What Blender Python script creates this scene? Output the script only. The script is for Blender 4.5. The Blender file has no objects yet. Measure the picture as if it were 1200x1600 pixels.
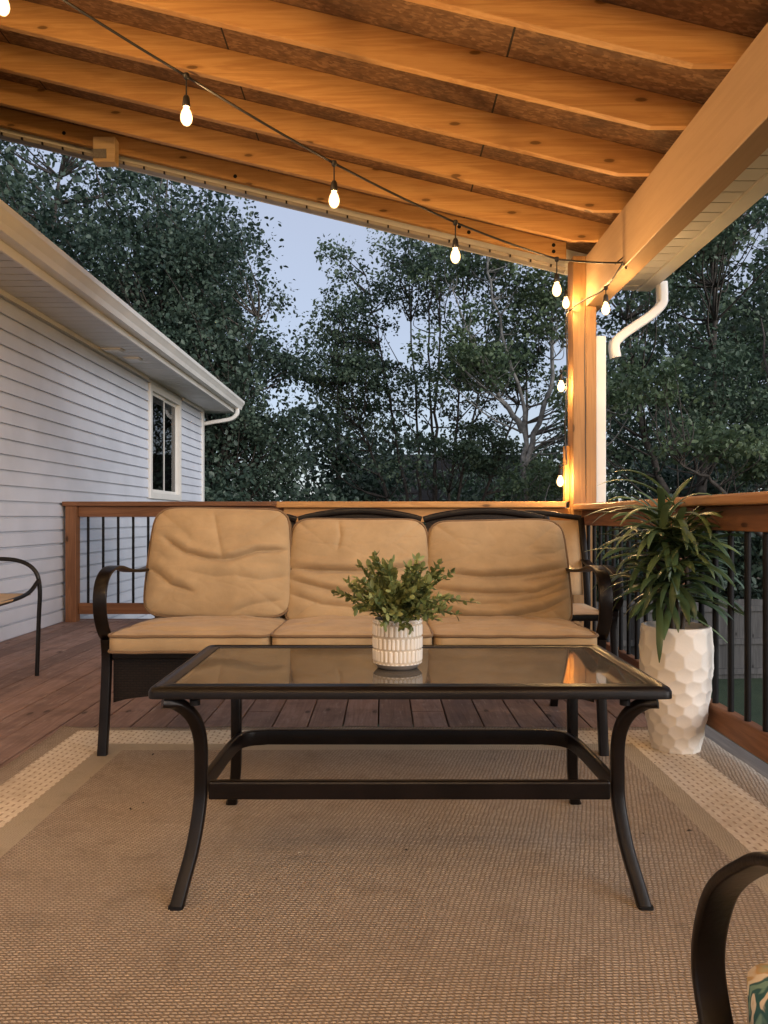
import bpy, math, random
import numpy as np
from mathutils import Vector, Matrix, noise as mnoise
R = math.radians
PI = math.pi
S = bpy.context.scene
COL = S.collection

# ------------------------------------------------------------------ camera, world, sun, exposure
CH = 0.86
cam = bpy.data.cameras.new('camera'); cam_o = bpy.data.objects.new('camera', cam); COL.objects.link(cam_o)
cam_o.location = (0, 0, CH); cam_o.rotation_euler = (R(90), 0, 0)
cam.sensor_width = 36; cam.sensor_height = 36; cam.sensor_fit = 'VERTICAL'; cam.lens = 27.0
cam.shift_y = 0.005; cam.clip_start = 0.02; cam.clip_end = 600
S.camera = cam_o
w = bpy.data.worlds.new("World"); S.world = w; w.use_nodes = True
nt = w.node_tree; nt.nodes.clear()
SUN_EL, SUN_AZ = 16.0, 132.0          # azimuth measured clockwise from +Y
sky = nt.nodes.new('ShaderNodeTexSky'); sky.sky_type = 'NISHITA'; sky.sun_disc = False
sky.sun_elevation = R(SUN_EL); sky.sun_rotation = R(SUN_AZ); sky.altitude = 200; sky.air_density = 1.0; sky.dust_density = 0.6; sky.ozone_density = 2.6
bg = nt.nodes.new('ShaderNodeBackground'); bg.inputs['Strength'].default_value = 0.12
out = nt.nodes.new('ShaderNodeOutputWorld')
hz = nt.nodes.new('ShaderNodeMix'); hz.data_type = 'RGBA'; hz.inputs[0].default_value = 0.8; hz.inputs[7].default_value = (1.62, 1.68, 1.98, 1)
nt.links.new(sky.outputs[0], hz.inputs[6]); nt.links.new(hz.outputs[2], bg.inputs[0]); nt.links.new(bg.outputs[0], out.inputs[0])
sun = bpy.data.lights.new('sun', 'SUN'); sun.energy = 0.95; sun.angle = R(40); sun.color = (1.0, 0.97, 0.96)
sun_o = bpy.data.objects.new('sun', sun); COL.objects.link(sun_o)
d = Vector((math.sin(R(SUN_AZ)) * math.cos(R(SUN_EL)), math.cos(R(SUN_AZ)) * math.cos(R(SUN_EL)), math.sin(R(SUN_EL))))
sun_o.rotation_euler = d.to_track_quat('Z', 'Y').to_euler()
S.view_settings.view_transform = 'Standard'; S.view_settings.look = 'None'; S.view_settings.gamma = 1
S.view_settings.exposure = 1.45
S.render.engine = 'CYCLES'
S.cycles.use_denoising = True
S.cycles.max_bounces = 7; S.cycles.diffuse_bounces = 3; S.cycles.glossy_bounces = 4; S.cycles.transparent_max_bounces = 12
S.cycles.caustics_reflective = False; S.cycles.caustics_refractive = False
S.cycles.sample_clamp_indirect = 6
BULB_STRENGTH = 400.0

# ------------------------------------------------------------------ helpers
WL = {}
class MB:
    def __init__(s): s.v = []; s.f = []; s.m = []
    def add(s, vs, fs, mi=0):
        b = len(s.v); s.v += [tuple(p) for p in vs]
        for f in fs: s.f.append(tuple(b + i for i in f)); s.m.append(mi)
    def box(s, x0, x1, y0, y1, z0, z1, mi=0):
        vs = [(x0,y0,z0),(x1,y0,z0),(x1,y1,z0),(x0,y1,z0),(x0,y0,z1),(x1,y0,z1),(x1,y1,z1),(x0,y1,z1)]
        s.add(vs, [(0,3,2,1),(4,5,6,7),(0,1,5,4),(1,2,6,5),(2,3,7,6),(3,0,4,7)], mi); return s
    def prism(s, poly, axis, a, b, mi=0):
        """poly: 2D points; axis 0: (y,z) extruded in x ; 1: (x,z) extruded in y ; 2: (x,y) extruded in z"""
        def P(p, t): return {0: (t, p[0], p[1]), 1: (p[0], t, p[1]), 2: (p[0], p[1], t)}[axis]
        n = len(poly); vs = [P(p, a) for p in poly] + [P(p, b) for p in poly]
        fs = [tuple(range(n))[::-1], tuple(range(n, 2*n))] + [(i, (i+1) % n, n+(i+1) % n, n+i) for i in range(n)]
        s.add(vs, fs, mi); return s
    def sweep(s, pts, prof, side=None, caps=True, scale=None, mi=0, closed=False):
        """sweep a closed 2D profile along pts. side: fixed side vector (profile x axis)"""
        pts = [Vector(p) for p in pts]; n = len(pts); m = len(prof); vs = []
        prev = None
        for i, p in enumerate(pts):
            if closed: t = (pts[(i+1) % n] - pts[i-1])
            else: t = (pts[min(i+1, n-1)] - pts[max(i-1, 0)])
            t.normalize()
            if side is not None: sd = Vector(side(i) if callable(side) else side)
            else:
                sd = prev if prev is not None else (Vector((1,0,0)) if abs(t.x) < .8 else Vector((0,1,0)))
            sd = sd - t * sd.dot(t)
            if sd.length < 1e-6: sd = t.orthogonal()
            sd.normalize(); prev = sd; nn = t.cross(sd)
            k = 1 if scale is None else (scale(i/(n-1)) if callable(scale) else scale[i])
            for (a, b) in prof: vs.append(p + sd*(a*k) + nn*(b*k))
        fs = []
        for i in range(n if closed else n-1):
            j = (i+1) % n
            for q in range(m): fs.append((i*m+q, i*m+(q+1) % m, j*m+(q+1) % m, j*m+q))
        if caps and not closed: fs.append(tuple(range(m))[::-1]); fs.append(tuple((n-1)*m+q for q in range(m)))
        s.add(vs, fs, mi); return s
    def tube(s, pts, r, n=10, **k):
        return s.sweep(pts, [(r*math.cos(2*PI*i/n), r*math.sin(2*PI*i/n)) for i in range(n)], **k)
    def lathe(s, prof, c, n=32, mi=0):
        m = len(prof); vs = []
        for i in range(n):
            a = 2*PI*i/n
            for (r, z) in prof: vs.append((c[0]+r*math.cos(a), c[1]+r*math.sin(a), c[2]+z))
        fs = [(i*m+q, ((i+1) % n)*m+q, ((i+1) % n)*m+q+1, i*m+q+1) for i in range(n) for q in range(m-1)]
        s.add(vs, fs, mi); return s
    def grid(s, nu, nv, fn, mi=0, wrap=False):
        vs = [fn(i/(nu if wrap else nu-1), j/(nv-1)) for i in range(nu) for j in range(nv)]
        fs = [(i*nv+j, ((i+1) % nu)*nv+j, ((i+1) % nu)*nv+j+1, i*nv+j+1) for i in range(nu if wrap else nu-1) for j in range(nv-1)]
        s.add(vs, fs, mi); return s

def wloc(o):
    return WL.get(o.name, Vector((0,0,0))) if o else Vector((0,0,0))
def finish(o, parent, loc):
    COL.objects.link(o)
    pl = wloc(parent)
    if parent: o.parent = parent
    o.location = loc - pl
    WL[o.name] = loc
def obj(name, mb, mats, parent=None, smooth=None, bevel=0, loc=None):
    if not isinstance(mats, (list, tuple)): mats = [mats]
    me = bpy.data.meshes.new(name)
    L = Vector(loc) if loc is not None else wloc(parent)
    me.from_pydata([(p[0]-L.x, p[1]-L.y, p[2]-L.z) for p in mb.v], [], mb.f)
    for m in mats: me.materials.append(m)
    if len(mats) > 1: me.polygons.foreach_set('material_index', mb.m)
    if smooth is not None:
        me.polygons.foreach_set('use_smooth', [True]*len(me.polygons))
        if smooth < 180: me.set_sharp_from_angle(angle=R(smooth))
    me.update()
    o = bpy.data.objects.new(name, me)
    finish(o, parent, L)
    if bevel:
        b = o.modifiers.new('bevel', 'BEVEL'); b.width = bevel; b.segments = 2; b.limit_method = 'ANGLE'; b.angle_limit = R(40)
    return o
def thing(name, label, cat, loc=(0,0,0), group=None):
    o = bpy.data.objects.new(name, None); o.empty_display_size = .1
    finish(o, None, Vector(loc)); return tag(o, label, cat, group)
def tag(o, label, cat, group=None, kind=None):
    o['label'] = label; o['category'] = cat
    if group: o['group'] = group
    if kind: o['kind'] = kind
    return o
def struct(o, kind='structure'):
    o['kind'] = kind; return o
def bez(pts, n=8):
    """Catmull-Rom through pts"""
    P = [Vector(p) for p in pts]; P = [P[0]*2-P[1]] + P + [P[-1]*2-P[-2]]; o = []
    for i in range(1, len(P)-2):
        for k in range(n):
            t = k/n
            o.append(.5*((2*P[i]) + (-P[i-1]+P[i+1])*t + (2*P[i-1]-5*P[i]+4*P[i+1]-P[i+2])*t*t + (-P[i-1]+3*P[i]-3*P[i+1]+P[i+2])*t**3))
    o.append(P[-2]); return o
def rr(w, h, r=.004, n=3):
    """rounded rect profile"""
    o = []
    for (cx, cy, a0) in ((w/2-r, h/2-r, 0), (-w/2+r, h/2-r, 90), (-w/2+r, -h/2+r, 180), (w/2-r, -h/2+r, 270)):
        for k in range(n+1):
            a = R(a0+90*k/n); o.append((cx+r*math.cos(a), cy+r*math.sin(a)))
    return o

# ------------------------------------------------------------------ materials
class NT:
    def __init__(s, name):
        s.m = bpy.data.materials.new(name); s.m.use_nodes = True; s.t = s.m.node_tree; s.t.nodes.clear()
        s.out = s.n('ShaderNodeOutputMaterial'); s.b = s.n('ShaderNodeBsdfPrincipled'); s.l(s.b.outputs[0], s.out.inputs[0])
        s.tc = s.n('ShaderNodeTexCoord')
    def n(s, t, **k):
        x = s.t.nodes.new(t)
        for a, b in k.items(): setattr(x, a, b)
        return x
    def l(s, a, b): s.t.links.new(a, b)
    def set(s, **k):
        for a, b in k.items():
            i = s.b.inputs[a.replace('_', ' ')]
            if hasattr(b, 'links'): s.l(b, i)
            else: i.default_value = (*b, 1) if isinstance(b, tuple) and len(b) == 3 else b
        return s
    def geo(s): return s.n('ShaderNodeNewGeometry').outputs['Position']
    def map(s, vec, scale=(1,1,1), rot=(0,0,0), loc=(0,0,0)):
        m = s.n('ShaderNodeMapping'); m.inputs['Scale'].default_value = scale; m.inputs['Rotation'].default_value = rot; m.inputs['Location'].default_value = loc
        s.l(vec, m.inputs[0]); return m.outputs[0]
    def noise(s, vec, scale, detail=4, rough=.55, dist=0):
        x = s.n('ShaderNodeTexNoise'); s.l(vec, x.inputs['Vector'])
        x.inputs['Scale'].default_value = scale; x.inputs['Detail'].default_value = detail; x.inputs['Roughness'].default_value = rough; x.inputs['Distortion'].default_value = dist
        return x.outputs['Fac']
    def vor(s, vec, scale, feature='F1', out='Distance', rnd=1):
        x = s.n('ShaderNodeTexVoronoi', feature=feature); s.l(vec, x.inputs['Vector']); x.inputs['Scale'].default_value = scale
        if 'Randomness' in x.inputs: x.inputs['Randomness'].default_value = rnd
        return x.outputs[out]
    def ramp(s, fac, stops):
        x = s.n('ShaderNodeValToRGB'); s.l(fac, x.inputs[0]); e = x.color_ramp.elements
        while len(e) < len(stops): e.new(.5)
        for q, (p, c) in zip(e, stops):
            q.position = p; q.color = (*c, 1) if isinstance(c, tuple) else (c, c, c, 1)
        return x.outputs[0]
    def mix(s, fac, a, b, mode='MIX'):
        x = s.n('ShaderNodeMix', data_type='RGBA', blend_type=mode)
        for v, i in ((fac, 0), (a, 6), (b, 7)):
            if hasattr(v, 'links'): s.l(v, x.inputs[i])
            elif i == 0: x.inputs[0].default_value = v
            else: x.inputs[i].default_value = (*v, 1)
        return x.outputs[2]
    def math(s, op, a, b=None, c=None):
        x = s.n('ShaderNodeMath', operation=op)
        for i, v in enumerate((a, b, c)):
            if v is None: continue
            if hasattr(v, 'links'): s.l(v, x.inputs[i])
            else: x.inputs[i].default_value = v
        return x.outputs[0]
    def sep(s, vec):
        x = s.n('ShaderNodeSeparateXYZ'); s.l(vec, x.inputs[0]); return x.outputs
    def bump(s, h, strength=.3, dist=.01):
        x = s.n('ShaderNodeBump'); x.inputs['Strength'].default_value = strength; x.inputs['Distance'].default_value = dist
        s.l(h, x.inputs['Height']); s.l(x.outputs[0], s.b.inputs['Normal']); return s

def plain(name, col, rough=.5, metal=0, var=.12, vs=6, bump=0, bs=80, spec=.5):
    t = NT(name); g = t.geo()
    n = t.noise(g, vs, 3)
    c = t.mix(t.ramp(n, [(.35, 0.0), (.65, 1.0)]), tuple(x*(1-var) for x in col), tuple(min(1, x*(1+var)) for x in col))
    t.set(Base_Color=c, Roughness=rough, Metallic=metal, Specular_IOR_Level=spec)
    if bump: t.bump(t.noise(g, bs, 3), bump, .004)
    return t.m

def wood(name, cols, axis, rough=.6, knots=True, bump=.25, gs=1.0, dirt_sheen=0.0, vary=None):
    """grain running along the given axis (0 x, 1 y, 2 z); vary: (axis, period) per-board tone"""
    t = NT(name); g = t.geo()
    sc = [14*gs, 14*gs, 14*gs]; sc[axis] = 0.9*gs
    v = t.map(g, tuple(sc), loc=(3.1, 1.7, 9.2))
    n1 = t.noise(v, 1.0, 5, .6, .6)
    sc2 = [95*gs, 95*gs, 95*gs]; sc2[axis] = 2.0
    n2 = t.noise(t.map(g, tuple(sc2)), 1.0, 5, .7)
    wv = t.n('ShaderNodeMath', operation='SINE'); t.l(t.math('MULTIPLY', n1, 34.0), wv.inputs[0])
    ring = t.math('MULTIPLY_ADD', wv.outputs[0], .5, .5)
    f = t.math('ADD', t.math('MULTIPLY', ring, .28), t.math('MULTIPLY', n2, .62))
    c = t.ramp(f, [(.1, cols[0]), (.5, cols[1]), (.85, cols[2])])
    big = t.noise(g, 1.7, 3)
    c = t.mix(t.math('MULTIPLY', t.ramp(big, [(.4, 0.0), (.7, 1.0)]), .35), c, cols[0])
    if knots:
        g3 = t.sep(g); o_ = [q for q in (0, 1, 2) if q != axis]
        cb = t.n('ShaderNodeCombineXYZ'); t.l(t.math('MULTIPLY', g3[axis], 2.6), cb.inputs[0])
        t.l(t.math('MULTIPLY', t.math('ADD', g3[o_[0]], t.math('MULTIPLY', g3[o_[1]], 1.3)), 6.0), cb.inputs[1])
        vk = t.n('ShaderNodeTexVoronoi', voronoi_dimensions='2D'); t.l(cb.outputs[0], vk.inputs['Vector']); vk.inputs['Scale'].default_value = 1
        kd = t.math('ADD', vk.outputs['Distance'], t.math('MULTIPLY', t.math('LESS_THAN', t.sep(vk.outputs['Color'])[0], .62), .5))
        kd = t.math('ADD', kd, t.math('MULTIPLY_ADD', n2, .05, -.025))
        kk = t.ramp(kd, [(.0, 1.0), (.05, .95), (.075, 0.0)])
        c = t.mix(t.math('MULTIPLY', kk, .85), c, tuple(x*.16 for x in cols[0]))
        hal = t.ramp(kd, [(.06, 1.0), (.16, 0.0)])
        c = t.mix(t.math('MULTIPLY', hal, .3), c, tuple(x*.6 for x in cols[0]))
    if vary:
        p = t.sep(g)[vary[0]]
        wn = t.n('ShaderNodeTexWhiteNoise', noise_dimensions='1D'); t.l(t.math('FLOOR', t.math('DIVIDE', t.math('SUBTRACT', p, vary[2]), vary[1])), wn.inputs['W'])
        c = t.mix(1.0, c, t.ramp(wn.outputs[0], [(0, .72), (1, 1.12)]), 'MULTIPLY')
    if dirt_sheen:
        dn = t.noise(g, 5.5, 6, .7); dn2 = t.noise(t.map(g, (40, 6, 40)), 1, 5, .7)
        c = t.mix(t.math('MULTIPLY', t.ramp(dn, [(.45, 0.0), (.62, 1.0)]), dirt_sheen), c, tuple(x*.55 for x in cols[0]))
        c = t.mix(t.math('MULTIPLY', t.ramp(dn2, [(.58, 0.0), (.68, 1.0)]), dirt_sheen), c, (.50, .43, .38))
    t.set(Base_Color=c, Roughness=rough, Specular_IOR_Level=.3)
    t.bump(f, bump, .003)
    return t.m

PINE = ((.40, .19, .065), (.55, .30, .11), (.66, .40, .17))
STAIN = ((.13, .057, .028), (.23, .105, .05), (.31, .15, .075))
CEDAR = ((.32, .15, .05), (.47, .25, .09), (.55, .31, .13))
M = {}
M['pine_x'] = wood('pine_rafter', PINE, 0, .6, vary=(1, .41, .05))
M['pine_pale'] = wood('pine_pale', ((.50,.33,.17),(.62,.44,.25),(.70,.52,.32)), 0, .6)
M['pine_y'] = wood('pine_long', PINE, 1, .6)
M['beam'] = wood('beam_wrap', ((.40,.265,.15),(.44,.295,.17),(.47,.315,.185)), 1, .45, False, .06)
M['post'] = wood('cedar_post', ((.24,.125,.05),(.32,.175,.07),(.38,.215,.09)), 2, .6, True, .3)
M['stain_x'] = wood('stained_x', STAIN, 0, .55)
M['stain_y'] = wood('stained_y', STAIN, 1, .55)
M['stain_z'] = wood('stained_z', STAIN, 2, .55)
M['cap_x'] = wood('cap_x', CEDAR, 0, .45); M['cap_y'] = wood('cap_y', ((.26,.12,.05),(.38,.19,.08),(.48,.27,.13)), 1, .45)
M['cedar_z'] = wood('cedar_z', CEDAR, 2, .5)
M['cedar_x'] = wood('cedar_x', CEDAR, 0, .5)
M['deck'] = wood('deck_board', ((.22,.14,.11),(.33,.22,.18),(.42,.295,.25)), 1, .72, True, .5, 1.0, .42, vary=(0, .1455, -2.64))
M['deck_grey'] = wood('weathered_board', ((.16,.14,.125),(.23,.205,.18),(.30,.27,.24)), 1, .8)
M['fence'] = wood('fence_board', ((.06,.057,.055),(.10,.095,.09),(.14,.13,.125)), 2, .85, vary=(0, .143, 0))
M['black'] = plain('black_metal', (.008,.008,.009), .5, 0, .2, 20, spec=.15)
M['bronze'] = plain('bronze_metal', (.006,.004,.0035), .33, .0, .3, 14, .08, 160, spec=.22)
M['tubeblack'] = plain('tube_metal', (.008,.008,.009), .33, 0, .2, spec=.35)
M['white_al'] = plain('white_aluminium', (.70,.68,.64), .42, 0, .05, 3)
M['vinyl'] = plain('vinyl_siding', (.60,.63,.70), .5, 0, .06, 2.5, .05, 60)
M['soffit'] = plain('vinyl_soffit', (.62,.60,.57), .5, 0, .05, 3)
M['shingle'] = plain('roof_shingle', (.06,.055,.055), .9, 0, .4, 30, .5, 60)
M['curtain'] = plain('window_blind', (.30,.31,.33), .8, 0, .1)
M['frosted'] = plain('room_dark', (.02,.021,.024), .9)
M['channel'] = plain('j_channel', (.34,.30,.255), .5)
M['cord'] = plain('black_cord', (.012,.011,.010), .5)

def osb():
    t = NT('osb_sheathing'); g = t.geo()
    v = t.map(g, (45, 100, 45), rot=(0, 0, .3))
    c1 = t.n('ShaderNodeTexVoronoi'); t.l(v, c1.inputs['Vector']); c1.inputs['Scale'].default_value = 1
    s_ = t.sep(c1.outputs['Color'])[0]
    c = t.ramp(s_, [(0, (.15,.075,.033)), (.6, (.21,.108,.048)), (1, (.32,.18,.085))])
    st = t.noise(g, 3, 5, .7)
    c = t.mix(t.math('MULTIPLY', t.ramp(st, [(.48, 0.0), (.62, 1.0)]), .6), c, (.07,.04,.025))
    x = t.sep(g)[0]
    # panel seams every 2.44 m (dark gaps between the sheets)
    fr = t.math('ABSOLUTE', t.math('SUBTRACT', t.math('FRACT', t.math('DIVIDE', t.math('SUBTRACT', x, .50), 1.22)), .5))
    seam = t.math('GREATER_THAN', fr, .4965)
    c = t.mix(seam, c, (.015,.01,.008))
    t.set(Base_Color=c, Roughness=.75); t.bump(s_, .25, .002)
    return t.m
M['osb'] = osb()

def rug_weave(name, c0, c1, c2, uscale=1.0):
    t = NT(name); g = t.geo()
    wn = t.n('ShaderNodeTexNoise'); t.l(g, wn.inputs['Vector']); wn.inputs['Scale'].default_value = 45; wn.inputs['Detail'].default_value = 2
    wv = t.n('ShaderNodeVectorMath', operation='MULTIPLY_ADD'); t.l(wn.outputs['Color'], wv.inputs[0]); wv.inputs[1].default_value = (.010, .006, 0); 
    sk = t.n('ShaderNodeCombineXYZ'); gs_ = t.sep(g); t.l(t.math('ADD', gs_[0], t.math('MULTIPLY', gs_[1], .45)), sk.inputs[0]); t.l(t.math('ADD', gs_[1], t.math('MULTIPLY', gs_[0], -.03)), sk.inputs[1]); t.l(sk.outputs[0], wv.inputs[2])
    b = t.n('ShaderNodeTexBrick'); t.l(wv.outputs[0], b.inputs['Vector'])
    b.offset = .5; b.inputs['Scale'].default_value = 1.0
    b.inputs['Brick Width'].default_value = .0125*uscale; b.inputs['Row Height'].default_value = .0085*uscale
    b.inputs['Mortar Size'].default_value = .0034*uscale; b.inputs['Mortar Smooth'].default_value = 1.0; b.inputs['Bias'].default_value = 0
    b.inputs['Color1'].default_value = (*c1, 1); b.inputs['Color2'].default_value = (*c2, 1); b.inputs['Mortar'].default_value = (*c0, 1)
    c = b.outputs['Color']
    big = t.noise(g, 2.0, 6, .65, .3); med = t.noise(g, 9, 5, .7)
    c = t.mix(t.math('MULTIPLY', t.ramp(big, [(.38, 0.0), (.68, 1.0)]), .45), c, tuple(x*1.1 for x in c0))
    c = t.mix(t.math('MULTIPLY', t.ramp(med, [(.52, 0.0), (.70, 1.0)]), .35), c, tuple(x*.7 for x in c0))
    t.set(Base_Color=c, Roughness=.92, Specular_IOR_Level=.15)
    inv = t.math('SUBTRACT', 1.0, b.outputs['Fac'])
    t.bump(t.math('ADD', inv, t.math('MULTIPLY', t.noise(g, 260, 2), .5)), .75, .004)
    return t.m
M['rug'] = rug_weave('rug_weave', (.26,.205,.155), (.64,.545,.44), (.50,.42,.335))
M['rug_plain'] = rug_weave('rug_plain_band', (.47,.40,.30), (.60,.52,.40), (.56,.48,.36), .6)
def rug_dash():
    t = NT('rug_dashed_band'); g = t.geo(); x, y, z = t.sep(g)[:3]
    u = t.math('ABSOLUTE', t.math('SUBTRACT', t.math('FRACT', t.math('DIVIDE', x, .0235)), .5))
    v = t.math('ABSOLUTE', t.math('SUBTRACT', t.math('FRACT', t.math('ADD', t.math('DIVIDE', y, .036), t.math('MULTIPLY', t.math('FLOOR', t.math('DIVIDE', x, .0235)), .37))), .5))
    m = t.math('MULTIPLY', t.math('LESS_THAN', u, .14), t.math('LESS_THAN', v, .25))
    n = t.noise(g, 60, 4, .7)
    base = t.mix(t.ramp(n, [(.3, 0.0), (.7, 1.0)]), (.62,.54,.42), (.80,.72,.60))
    st = t.noise(g, 3.5, 5, .7)
    base = t.mix(t.math('MULTIPLY', t.ramp(st, [(.5, 0.0), (.66, 1.0)]), .45), base, (.42,.33,.23))
    t.set(Base_Color=t.mix(m, base, (.44,.34,.25)), Roughness=.92, Specular_IOR_Level=.15)
    t.bump(t.math('ADD', t.math('MULTIPLY', m, -1.0), t.math('MULTIPLY', n, .6)), .6, .003)
    return t.m
M['rug_dash'] = rug_dash()

def fabric(name, col, var=.16):
    t = NT(name); g = t.geo()
    n = t.noise(g, 7, 5, .65); f = t.noise(g, 420, 2, .6); st = t.noise(g, 2.6, 4, .6)
    c = t.mix(t.ramp(n, [(.3, 0.0), (.7, 1.0)]), tuple(x*(1-var) for x in col), tuple(x*(1+var) for x in col))
    c = t.mix(t.math('MULTIPLY', t.ramp(st, [(.5, 0.0), (.7, 1.0)]), .25), c, tuple(x*.72 for x in col))
    c = t.mix(t.math('MULTIPLY', f, .25), c, tuple(x*.8 for x in col))
    t.set(Base_Color=c, Roughness=.95, Specular_IOR_Level=.12, Sheen_Weight=.12)
    t.bump(t.math('ADD', f, t.math('MULTIPLY', t.noise(g, 55, 4, .6), 1.2)), .30, .0025)
    return t.m
M['cushion'] = fabric('cushion_fabric', (.395,.28,.155))
M['piping'] = fabric('cushion_piping', (.19,.12,.065))
M['sling'] = fabric('sling_fabric', (.46,.33,.20))
def teal():
    t = NT('patterned_fabric'); g = t.geo()
    v = t.vor(t.map(g, (1,1,1)), 17, out='Color'); s_ = t.sep(v)[0]
    d_ = t.noise(g, 16, 2, .5, 1.2)
    c = t.ramp(d_, [(.40, (.16,.30,.27)), (.43, (.02,.09,.11)), (.47, (.02,.10,.12)), (.49, (.66,.60,.52)), (.56, (.66,.60,.52)), (.58, (.50,.33,.16)), (.66, (.24,.36,.30))])
    t.set(Base_Color=c, Roughness=.9); t.bump(t.noise(g, 300, 2), .2, .002)
    return t.m
M['teal'] = teal()

def wicker():
    t = NT('dark_wicker'); g = t.geo()
    b = t.n('ShaderNodeTexBrick'); t.l(t.map(g, (1, 1, 1), rot=(R(90), 0, 0)), b.inputs['Vector'])
    b.inputs['Scale'].default_value = 1; b.inputs['Brick Width'].default_value = .022; b.inputs['Row Height'].default_value = .009; b.inputs['Mortar Size'].default_value = .0018
    b.inputs['Color1'].default_value = (.018,.012,.009,1); b.inputs['Color2'].default_value = (.012,.008,.006,1); b.inputs['Mortar'].default_value = (.004,.003,.003,1)
    t.set(Base_Color=b.outputs['Color'], Roughness=.5, Specular_IOR_Level=.25); t.bump(t.math('SUBTRACT', 1.0, b.outputs['Fac']), .8, .004)
    return t.m
M['wicker'] = wicker()

def glassmat(name, tint, refl_rough=.03, fres=1.55, dirt_sheen=True):
    t = NT(name); t.t.nodes.remove(t.b)
    f = t.n('ShaderNodeFresnel'); f.inputs['IOR'].default_value = fres
    tr = t.n('ShaderNodeBsdfTransparent'); tr.inputs[0].default_value = (*tint, 1)
    gl = t.n('ShaderNodeBsdfGlossy'); gl.inputs['Roughness'].default_value = refl_rough
    mx = t.n('ShaderNodeMixShader'); t.l(f.outputs[0], mx.inputs[0]); t.l(tr.outputs[0], mx.inputs[1]); t.l(gl.outputs[0], mx.inputs[2])
    last = mx.outputs[0]
    if dirt_sheen:  # pale film: reflected brightness of the tabletop painted in as diffuse colour
        g = t.geo(); df = t.n('ShaderNodeBsdfDiffuse'); df.inputs[0].default_value = (.46,.42,.36,1)
        n = t.ramp(t.noise(g, 7, 6, .75, .5), [(.35, .07), (.75, .24)])
        mx2 = t.n('ShaderNodeMixShader'); t.l(n, mx2.inputs[0]); t.l(last, mx2.inputs[1]); t.l(df.outputs[0], mx2.inputs[2]); last = mx2.outputs[0]
        gl.inputs['Roughness'].default_value = .035
    t.l(last, t.out.inputs[0]); return t.m
M['tabletop'] = glassmat('smoked_glass', (.42,.39,.35), fres=2.5)
M['window'] = glassmat('window_glass', (.6,.62,.65), .02, 1.6, False)

def emis(name, col, st):
    t = NT(name); t.set(Base_Color=(.8,.7,.5)); t.b.inputs['Emission Color'].default_value = (*col, 1); t.b.inputs['Emission Strength'].default_value = st; return t.m
def shellmat():
    t = NT('bulb_glass'); t.t.nodes.remove(t.b)
    tr = t.n('ShaderNodeBsdfTransparent'); tr.inputs[0].default_value = (1, .93, .80, 1)
    em = t.n('ShaderNodeEmission'); em.inputs[0].default_value = (1, .60, .26, 1); em.inputs[1].default_value = .95
    gl = t.n('ShaderNodeBsdfGlossy'); gl.inputs['Roughness'].default_value = .05
    a1 = t.n('ShaderNodeAddShader'); t.l(tr.outputs[0], a1.inputs[0]); t.l(em.outputs[0], a1.inputs[1])
    mx = t.n('ShaderNodeMixShader'); mx.inputs[0].default_value = .05; t.l(a1.outputs[0], mx.inputs[1]); t.l(gl.outputs[0], mx.inputs[2]); t.l(mx.outputs[0], t.out.inputs[0]); return t.m
M['shell'] = shellmat()
M['bulb'] = emis('lit_bulb', (1.0, .64, .30), BULB_STRENGTH)

def leafmat(name, c0, c1, c2, trans=.25, rough=.45):
    t = NT(name)
    a = t.n('ShaderNodeAttribute'); a.attribute_name = 'tint'
    c = t.ramp(a.outputs['Fac'], [(0, c0), (.55, c1), (1, c2)])
    t.set(Base_Color=c, Roughness=rough, Specular_IOR_Level=.4)
    tl = t.n('ShaderNodeBsdfTranslucent'); t.l(c, tl.inputs[0])
    mx = t.n('ShaderNodeMixShader'); mx.inputs[0].default_value = trans
    t.l(t.b.outputs[0], mx.inputs[1]); t.l(tl.outputs[0], mx.inputs[2]); t.l(mx.outputs[0], t.out.inputs[0]); return t.m
M['leaf_dark'] = leafmat('leaf_dark', (.024,.044,.032), (.050,.083,.060), (.115,.16,.11))
M['leaf_mid'] = leafmat('leaf_mid', (.034,.060,.038), (.080,.125,.078), (.17,.225,.135))
M['leaf_lite'] = leafmat('leaf_lite', (.045,.078,.04), (.09,.135,.07), (.17,.22,.11))
M['leaf_pot'] = leafmat('leaf_pot', (.07,.10,.03), (.17,.20,.07), (.36,.40,.16), .2, .4)
M['leaf_strap'] = leafmat('leaf_strap', (.03,.055,.028), (.075,.125,.055), (.20,.27,.12), .12, .33)
M['bark'] = plain('bark', (.075,.062,.052), .9, 0, .35, 14, .5, 40)
M['bark_pale'] = plain('bark_pale', (.20,.19,.175), .85, 0, .45, 9, .4, 40)
def grass_mat():
    t = NT('lawn'); g = t.geo(); n = t.noise(g, 2.2, 6, .7); f = t.noise(g, 60, 3, .7)
    c = t.mix(t.ramp(n, [(.35, 0.0), (.7, 1.0)]), (.025,.05,.02), (.055,.085,.035)); c = t.mix(t.math('MULTIPLY', f, .5), c, (.02,.03,.015))
    t.set(Base_Color=c, Roughness=.95); t.bump(f, .8, .03); return t.m
M['grass'] = grass_mat()
M['brick'] = plain('far_brick', (.20,.10,.08), .9, 0, .2, 4)
M['pot_white'] = plain('white_ceramic', (.74,.70,.64), .55, 0, .04, 8, .12, 90)
M['pot_tan'] = plain('tan_ceramic', (.48,.41,.32), .7, 0, .15, 30)
M['pot_base'] = plain('grey_ceramic', (.20,.175,.155), .7, 0, .1, 20)
M['soil'] = plain('soil', (.03,.022,.016), .95, 0, .4, 60, .6, 80)

# ------------------------------------------------------------------ ground
GZ = -1.4
g = MB(); g.grid(60, 60, lambda u, v: (-150+300*u, -80+380*v, GZ + .08*mnoise.noise(Vector((u*40, v*40, 0))) - .0))
struct(obj('ground', g, M['grass'], smooth=180))

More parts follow.
